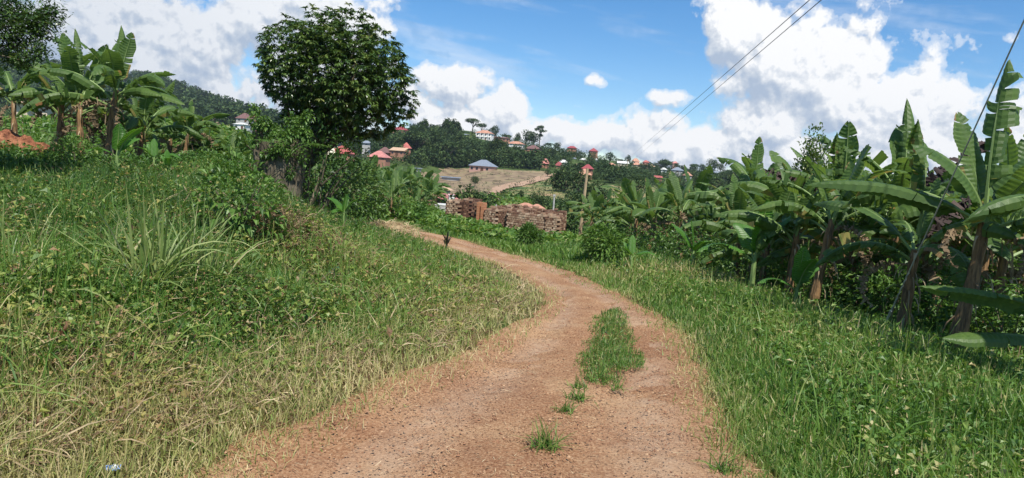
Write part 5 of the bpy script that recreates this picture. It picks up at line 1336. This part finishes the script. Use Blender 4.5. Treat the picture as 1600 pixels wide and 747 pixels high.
hs_(1057, 410, 21, 3, 6, 'grey', 'grey', 'grey pyramid roofed house on the right slope', -8, nwin=3, py=269, dr=.8)
hs_(1053, 470, 8, 3, 4, 'pink', 'pink', 'pink house on the ridge behind the grey pyramid roof', 0, nwin=1, py=258)
hs_(1073, 370, 12, 10, 7, 'grey', 'orange', 'tall grey house with an orange pyramid roof on the right slope', 8, storeys=2, nwin=2, py=283, dr=.9)
hs_(1119, 440, 9, 3, 3.5, 'grey', 'grey', 'small grey gable among the trees right of the orange pyramid roof', 0, 'gable', nwin=1, py=273)
hs_(1188, 430, 20, 6, 1.5, 'white', 'grey', 'pale two-level block with a flat roof on the right ridge', -5, 'shed', storeys=2, nwin=4, py=278)
hs_(1592, 210, 16, 9, 3, 'grey', 'white', 'pale house glimpsed at the right edge behind the tallest banana plant', 0, nwin=3, py=300)
hs_(1570, 230, 10, 5, 3, 'white', 'grey', 'small white house left of the pale one at the right edge', 0, nwin=2, py=300)
# left middle distance
hs_(534, 238, 35, 6, 12, 'brick', 'red', 'house with a wide bright red hip roof under the mango tree', -6, nwin=3, py=246, dr=.8)
hs_(507, 200, 24, 6, 14, 'cream', 'cream', 'cream gabled roof touching the mango trunk', 40, 'gable', nwin=1, py=248, dr=.9)
hs_(592, 232, 30, 4, 10, 'brick', 'pink', 'house with a pinkish red roof right of the bright red one', -8, nwin=3, py=250, dr=.8)
hs_(601, 262, 20, 7, 9, 'brick', 'brown', 'house with a dark brown roof behind the pinkish one', -15, nwin=2, py=246, dr=.8)
hs_(622, 262, 24, 7, 5, 'brick', 'tan', 'brown walled house with a low tan roof left of the small red-roofed one', -12, 'shed', nwin=3, py=243)
hs_(634, 275, 15, 5, 9, 'brick', 'red', 'small house with a steep red roof beside the tan-roofed one', 5, nwin=2, py=237, dr=.9)
hs_(626, 378, 28, 5, 7, 'brick', 'maroon', 'maroon roofed house on the crest right of the mango crown', -6, nwin=3, py=208, dr=.8)
hs_(606, 385, 16, 5, 6, 'grey', 'grey', 'dark grey roof on the crest touching the mango crown', 6, nwin=2, py=206)
hs_(522, 262, 18, 5, 6, 'grey', 'grey', 'grey roof behind the bright red one, seen under the crown', -8, nwin=2, py=228)
hs_(505, 330, 14, 4, 4, 'pink', 'tan', 'tan roofed house high under the mango crown', 0, nwin=2, py=222)
hs_(572, 275, 12, 4, 4, 'grey', 'grey', 'small grey-blue roof between the red roofs and the crest', 0, nwin=1, py=228)
hs_(704, 232, 28, 4.5, .8, 'grey', 'grey', 'long low grey shed at the left end of the brown field', -3, 'shed', nwin=0, dr=.25)
hs_(648, 236, 20, 3, .6, 'grey', 'grey', 'low grey roof among the banana plants', -5, 'shed', nwin=0, dr=.2)
# the hut beyond the ruin and roofs in the dip
hh = hs_(696, 88, 30, 11, 6, 'dark', 'pink', 'small tin-roofed hut with a faded red roof left of the brick ruin', 22, 'shed', nwin=0, py=322, dr=.8)
hs_(704, 84, 10, 17, 1, 'white', 'white', 'narrow white block painted as the sunlit end of the tin-roofed hut', 22, 'shed', nwin=0, py=324, ov=.05, name='hut_lit_end', cat='wall')  # pale block paints in the sunlit side of the hut
hs_(694, 104, 16, 9, 5, 'cream', 'tan', 'tan roof just above the tin-roofed hut', -10, nwin=1, py=306)
hs_(688, 80, 18, 7, 1, 'grey', 'white', 'low pale grey enclosure in front of the tin-roofed hut', 4, 'shed', nwin=0, py=328, ov=.05)
hs_(818, 74, 17, 9, 5, 'brick', 'orange', 'left one of two peach roofs showing over the brick ruin', -14, nwin=1, py=331)
hs_(835, 72, 11, 9, 6, 'brick', 'orange', 'right one of two peach roofs showing over the brick ruin', 10, nwin=1, py=334)
hs_(818, 150, 18, 5, 4, 'pink', 'tan', 'half hidden tan house among dark shrubs below the meadow', -6, nwin=2, py=320)
# left far slope
for (px, Y, wpx, h, r_, wl, rf, lab, py) in [(17, 420, 14, 3, 5, 'brick', 'orange', 'brownish orange roof on the dark slope at the left edge', 135), (40, 60, 20, 4, 3, 'cream', 'tan', 'low tan roof behind the left banana clump, left one', 166), (70, 66, 26, 4, 4, 'cream', 'pink', 'low pinkish roof behind the left banana clump, right one', 168),
        (377, 300, 20, 8, 3, 'white', 'white', 'white walled house left of the mango crown', 203), (382, 330, 22, 5, 9, 'grey', 'brown', 'house with a big grey-brown roof above the white walled one', 191), (387, 480, 14, 4, 5, 'brick', 'maroon', 'dull red roof highest on the slope left of the mango crown', 176),
        (338, 420, 12, 4, 4, 'pink', 'brown', 'brown roofed house in the trees of the dark slope', 186), (395, 350, 10, 4, 4, 'brick', 'orange', 'small dull orange roof against the mango crown', 187), (140, 300, 14, 5, 4, 'grey', 'grey', 'grey roof seen through the left banana clump', 182)]:
    hs_(px, Y, wpx, h, r_, wl, rf, lab, -8, nwin=2, py=py, dr=.8)

# ------------------------------------------------------------------ trees of the hills
def far_tree_geo(seed, kind='round', n=560):
    rs = np.random.RandomState(seed)
    if kind == 'round': P, out = lumpy(n, 3.9, 3.9, 3.6, rs, 8, .5); P[:, 2] += 4.6
    elif kind == 'bushy': P, out = lumpy(n, 4.0, 4.0, 3.9, rs, 9, .5); P[:, 2] += 2.6; P = P[P[:, 2] > -.3]; out = out[:len(P)]
    elif kind == 'flat': P, out = lumpy(n, 6.0, 5.0, 2.0, rs, 9, .4); P[:, 2] += 6.8
    elif kind == 'tall':
        P, out = lumpy(n, 2.4, 2.4, 4.6, rs, 9, .4); P[:, 2] += 6.0
    else:
        cs = [(0, 0, 11.5, 2.6, .8), (1.8, 0, 9.6, 2.0, .6), (-2.0, .3, 10.4, 1.8, .6), (.5, 0, 7.2, 1.2, .5)]; Ps = []; Os = []
        for (a, b, c, r_, h_) in cs:
            p_, o_ = lumpy(n // 4, r_, r_, h_, rs, 5, .4); Ps.append(p_ + [a, b, c]); Os.append(o_)
        P = np.concatenate(Ps); out = np.concatenate(Os)
    n = len(P)
    cr = leaves(P, out + rs.normal(0, .7, (n, 3)), rs.uniform(.5, 1.15, n), rs.uniform(.4, .8, n), .5, np.clip(rs.normal(.45, .2, n), 0, 1), rs=rs)
    hh_ = {'round': 4.2, 'flat': 6.4, 'tall': 5.0, 'bushy': 2.4}.get(kind, 11)
    tr = [tube([(0, 0, -1.5), (.1, 0, hh_ * .5), (.2, .1, hh_)], [.34, .26, .16], 6)]
    for i in range(5):
        a = rs.uniform(0, 6.28); q = 1.9 if kind != 'flat' else 3.4
        tr.append(tube([(.1, 0, hh_ * .55), (math.cos(a) * q, math.sin(a) * q, hh_ * 1.12)], [.16, .06], 5))
    return cr, Geo.cat(tr)
FT_ = [far_tree_geo(i, k) for i, k in enumerate(['round', 'round', 'flat', 'tall', 'feather', 'round', 'tall', 'bushy', 'bushy'])]
FTM = [(c.mesh('tree_crown', M_tree), t.mesh('tree_trunk', M_bark)) for c, t in FT_]
def ftree(p, k, sc, label=None, group='trees on the hillsides', rz=None, zs=1.0):
    o = thing('tree', tuple(p), label, 'tree', group, random.uniform(0, 6.28) if rz is None else rz, 1.0); o.scale = (sc, sc, sc * zs)
    link(FTM[k][0], 'crown', o); link(FTM[k][1], 'trunk', o); return o
# ridge trees that can be told apart: (column, depth, kind, height in photo px, label)
for (px, Y, k, hp, lab) in [(661, 405, 1, 19, 'dark tree with two knobs on the crest, first right of the maroon roofed house'), (683, 415, 3, 14, 'small upright tree on the crest between the two-knobbed and the bushy one'), (700, 420, 0, 20, 'bushy tree on the crest left of the mansion with columns'),
        (738, 440, 2, 24, 'wide flat-crowned tree rising behind the mansion with columns'), (752, 445, 2, 20, 'second flat crown overlapping the wide one behind the mansion'), (773, 440, 5, 22, 'round tree just right of the mansion with columns'), (792, 455, 2, 12, 'low crown between the round tree and the spiky one'),
        (808, 455, 3, 20, 'spiky narrow tree on the crest above the white house'), (821, 450, 0, 26, 'largest round tree on the crest above the white house'), (833, 450, 5, 24, 'round tree between the largest one and the tall feathery one'), (842, 452, 4, 36, 'tall thin feathery tree with a bare trunk on the crest'),
        (858, 470, 2, 12, 'low tree right of the tall feathery one'), (872, 470, 0, 16, 'small round tree before the ridge roofs'), (952, 490, 5, 20, 'round tree on the ridge above the pinkish orange roof'), (968, 500, 2, 11, 'low flat tree right of the round ridge tree'),
        (1012, 520, 5, 14, 'first of three small round trees right of the orange cluster'), (1022, 520, 0, 14, 'second of three small round trees right of the orange cluster'), (1038, 505, 1, 22, 'big round tree on the ridge above the tiny white roof'),
        (1063, 520, 5, 12, 'small tree on the ridge behind the grey pyramid roof'), (1085, 500, 2, 16, 'flat tree right of the orange pyramid roof'), (1110, 500, 0, 24, 'round dark tree on the right ridge, tallest left of the lone big one'), (1125, 505, 5, 16, 'tree leaning on the round dark one of the right ridge'),
        (1148, 505, 3, 20, 'narrow tree on the right ridge left of the lone big one'), (1174, 490, 1, 34, 'lone big round tree with a visible trunk on the right ridge'), (1204, 480, 0, 14, 'small round tree right of the flat-roofed pale block'), (1222, 470, 5, 18, 'ridge tree right of the pale block, against the brownish young tree'),
        (1095, 510, 0, 15, 'small round tree between flat tree and round dark ridge tree'), (718, 425, 5, 12, 'low round tree close left of the low grey building'), (643, 400, 0, 9, 'low tree at the right end of the maroon roofed house'), (1240, 440, 1, 22, 'ridge tree seen left of the ragged banana leaves')]:
    hgt_ = {0: 8.2, 1: 8.2, 2: 9.0, 3: 10.8, 4: 12.5, 5: 8.2, 6: 10.8}[k]; p = on(px, Y)
    ftree(p, k, hp * Y / F_PX / hgt_, lab, 'trees along the crest')
# trees of the middle ground
for (px, Y, k, hp, lab, base) in [(728, 76, 7, 42, 'leafy round tree behind the left block of the brick ruin', 330), (756, 84, 8, 30, 'dark tree right behind the doorway of the brick ruin', 330), (742, 195, 1, 13, 'small lone tree on the brown field', 288), (855, 240, 1, 16, 'small tree with visible trunk by the end of the far lane', 290),
        (884, 165, 7, 50, 'huge dense dark tree at the right end of the meadow', 320), (903, 160, 8, 46, 'dark tree overlapping the huge dense one on its right', 322), (868, 170, 7, 38, 'dark tree overlapping the huge dense one on its left', 316), (788, 130, 8, 12, 'little dark shrub tree at the lane foot', 314),
        (814, 125, 6, 22, 'narrow dark tree on the lower meadow', 318), (833, 120, 7, 22, 'round dark tree on the lower meadow above the ruin', 322), (848, 105, 8, 26, 'round tree left of the short pale post', 330), (875, 95, 8, 36, 'bushy tree between the short post and the wooden pole', 345), (853, 190, 0, 10, 'tiny bush on the meadow under the lane', 300),
        (802, 118, 2, 10, 'flat dark bush at the left end of the lower meadow', 318), (890, 110, 7, 34, 'dark tree just left of the wooden pole', 330), (930, 120, 8, 34, 'dark tree just right of the wooden pole', 318), (990, 160, 7, 34, 'broad dark tree right of the bright meadow patch', 305), (1030, 250, 7, 14, 'tree on the pale green slope under the red hut', 300), (880, 60, 1, 38, 'leafy tree behind the right end of the brick ruin', 355)]:
    hgt_ = {0: 8.2, 1: 8.2, 2: 9.0, 3: 10.8, 5: 8.2, 6: 10.8, 7: 6.4, 8: 6.4}[k]; p = on(px, Y)
    ftree(p, k, max(hp * Y / F_PX * .8, at(px, base - hp, Y).z - p.z) / hgt_, lab, 'trees of the valley')
# the rest of the hillside trees
def scat_px(poly, n, rs, ymin=100, H=9.0, back=1.5):
    poly = np.array(poly, float); lo, hi = poly.min(0), poly.max(0); out = []
    while len(out) < n:
        q = rs.uniform(lo, hi, (int(n * 2), 2)); q = q[inpoly(q[:, 0], q[:, 1], poly)]
        g_ = ground(q[:, 0], q[:, 1], 1400, 60, 260); ok = ~np.isnan(g_[:, 0]) & (g_[:, 1] > ymin)
        for (hx, hy, hw, hY) in HOUSES:                     # gardens are kept clear in front of the houses
            hgt_px = H * F_PX / np.maximum(g_[:, 1], 1)
            ok &= ~((np.abs(q[:, 0] - hx) < hw * .42 + hgt_px * .22) & (g_[:, 1] < hY + 3) & (q[:, 1] - hgt_px * .9 < hy - (1 if hw >= 17 else 3)) & (q[:, 1] > hy - 6))
        out += [(a, b) for a, b in zip(q[ok], g_[ok])]
    return out[:n]
WOOD = [(620, 212), (700, 212), (740, 222), (800, 240), (850, 250), (846, 268), (790, 262), (730, 262), (680, 262), (650, 248), (615, 238)]
EAST = [(845, 238), (900, 246), (960, 258), (1060, 272), (1180, 282), (1260, 290), (1260, 320), (1100, 330), (1060, 288), (960, 288), (900, 278), (850, 268)]
MIDL = [(470, 228), (560, 214), (620, 216), (640, 240), (690, 256), (640, 262), (560, 250), (480, 246)]
HILL = [(0, 92), (60, 104), (160, 124), (240, 130), (300, 150), (400, 182), (520, 212), (480, 226), (380, 208), (250, 190), (100, 172), (0, 170)]
SLOPE = [(610, 208), (740, 210), (850, 238), (960, 258), (1060, 271), (1180, 281), (1300, 288), (1300, 322), (1080, 318), (1010, 292), (905, 284), (868, 272), (850, 266), (700, 262), (655, 264), (610, 240)]
rs = np.random.RandomState(55); its = []
for poly, n, s0, s1_ in ((WOOD, 70, .75, 1.25), (EAST, 80, .6, 1.05), (MIDL, 26, .5, .9), (HILL, 30, .8, 1.3)):
    for (q, g_) in scat_px(poly, n, rs):
        k = [0, 8, 7, 2, 3, 8, 7, 6][rs.randint(8)]; s = rs.uniform(s0, s1_)
        o = ftree(Vector(g_) - Vector((0, 0, .3)), k, s, None)
        its.append((o, q[0], q[1] - 8, {0: 'round', 1: 'round', 5: 'round', 7: 'low bushy', 8: 'low bushy', 2: 'flat-crowned', 3: 'narrow', 6: 'narrow'}[k] + ' hillside tree'))
near_label(its, [(640, 235, 'by the small steep red roof'), (700, 235, 'left of the grey-roofed house'), (740, 240, 'above the grey-roofed house'), (790, 250, 'right of the grey-roofed house'), (840, 258, 'by the bright red roof'),
    (900, 262, 'by the pole top'), (950, 270, 'below the pinkish orange roof'), (1000, 275, 'below the cluster of orange roofs'), (1060, 285, 'by the grey pyramid roof'), (1120, 295, 'past the orange pyramid roof'), (1190, 300, 'below the flat pale block'), (1250, 300, 'by the brownish young tree'),
    (520, 235, 'near the red roof under the mango'), (590, 235, 'by the dark brown roof'), (60, 130, 'on the dark slope at the left edge'), (240, 150, 'on the slope behind the left clump'), (360, 180, 'near the white walled house')])
def wood(poly, n, s0, s1_, seed, nl=70, L=1.7):
    rs = np.random.RandomState(seed); gs = []
    for (q, g_) in scat_px(poly, n, rs, 100, 6.4 * (s0 + s1_) / 2):
        P, out = lumpy(nl, 3.6, 3.6, 3.4, rs, 5, .6); s = rs.uniform(s0, s1_); tn = rs.normal(.4, .16)
        gs.append(leaves((P + [0, 0, 3.2]) * s + g_, out + rs.normal(0, .6, (nl, 3)), L * s * rs.uniform(.5, 1, nl), L * .7 * s, .5, np.clip(rs.normal(tn, .12, nl), 0, 1), rs=rs))
    return Geo.cat(gs)
patchy([wood([(655,268),(700,262),(760,266),(850,268),(866,276),(800,288),(768,300),(758,316),(700,310),(655,300)], 190, .05, .16, 14, 18, 2.0), wood([(770,312),(800,294),(850,281),(905,284),(960,292),(1060,290),(1060,315),(960,335),(900,322),(800,336)], 260, .08, .28, 15, 20, 2.0), wood(SLOPE, 2600, .22, .42, 11, 22, 1.9), wood([(440, 225), (640, 215), (720, 232), (700, 262), (640, 262), (480, 250)], 500, .25, .45, 12, 24, 1.9), wood(WOOD, 420, .6, 1.1, 1), wood(EAST, 520, .4, .8, 2), wood(MIDL, 130, .5, .9, 3), wood(HILL, 1500, .9, 1.7, 4, 34, 2.4),
        wood([(0, 84), (60, 97), (160, 118), (240, 124), (300, 144), (350, 164), (400, 178), (400, 182), (350, 170), (300, 150), (240, 130), (160, 124), (60, 104), (0, 92)], 320, .7, 1.5, 5, 50, 2.0),
        wood([(600, 209), (680, 209), (740, 211), (800, 225), (850, 236), (900, 246), (960, 257), (1060, 271), (1180, 281), (1300, 288), (1300, 294), (1180, 286), (1060, 276), (960, 262), (900, 251), (850, 241), (800, 231), (740, 217), (680, 214), (600, 214)], 260, .35, .9, 6, 60, 1.5),
        wood([(1250, 288), (1600, 290), (1600, 312), (1250, 312)], 160, .6, 1.2, 7, 50, 2.0), wood([(100, 172), (250, 192), (380, 212), (400, 225), (250, 222), (80, 205), (0, 200), (0, 170)], 200, .5, .8, 8, 50, 1.6)], 'woodland', M_tree)

# litter: flattened blue wrapper in the dry grass
p = G1(175, 741); M_blue = flat('blue_wrapper_film', (.18, .32, .62), .3, .4, 30); M_wh = flat('white_wrapper_film', (.7, .72, .75), .3)
wr = thing('wrapper', tuple(p + Vector((0, 0, .03))), 'crumpled blue and white wrapper lying in the dry grass at the bottom left', 'wrapper', None, .4)
a, b = np.meshgrid(np.linspace(-1, 1, 9), np.linspace(-1, 1, 7), indexing='ij'); zz = (fbm(a * 3 + 5, b * 3, 3, 3) - .4) * .035
link(grid(np.stack([a * .036, b * .020, zz], -1), .5).mesh('film', M_blue), 'film', wr)
link(grid(np.stack([a * .012 + .012, b * .016, zz + .004], -1), .5).mesh('panel', M_wh), 'printed_panel', wr)
# ------------------------------------------------------------------ thin air over the valley
hm, ht = new_mat('valley_air')
pv = ht.node('ShaderNodeVolumePrincipled', ins={'Color': (.74, .83, .96, 1), 'Density': .00014, 'Anisotropy': .2})
ho = ht.n.new('ShaderNodeOutputMaterial'); ht.l.new(pv.outputs[0], ho.inputs['Volume'])
zlo = float(GG.V[:, 2].min()) - 1.0
tag(link(box((0, 0, zlo), (3500, 3500, 200 - zlo), .5).mesh('haze', hm), 'haze'), kind='stuff')
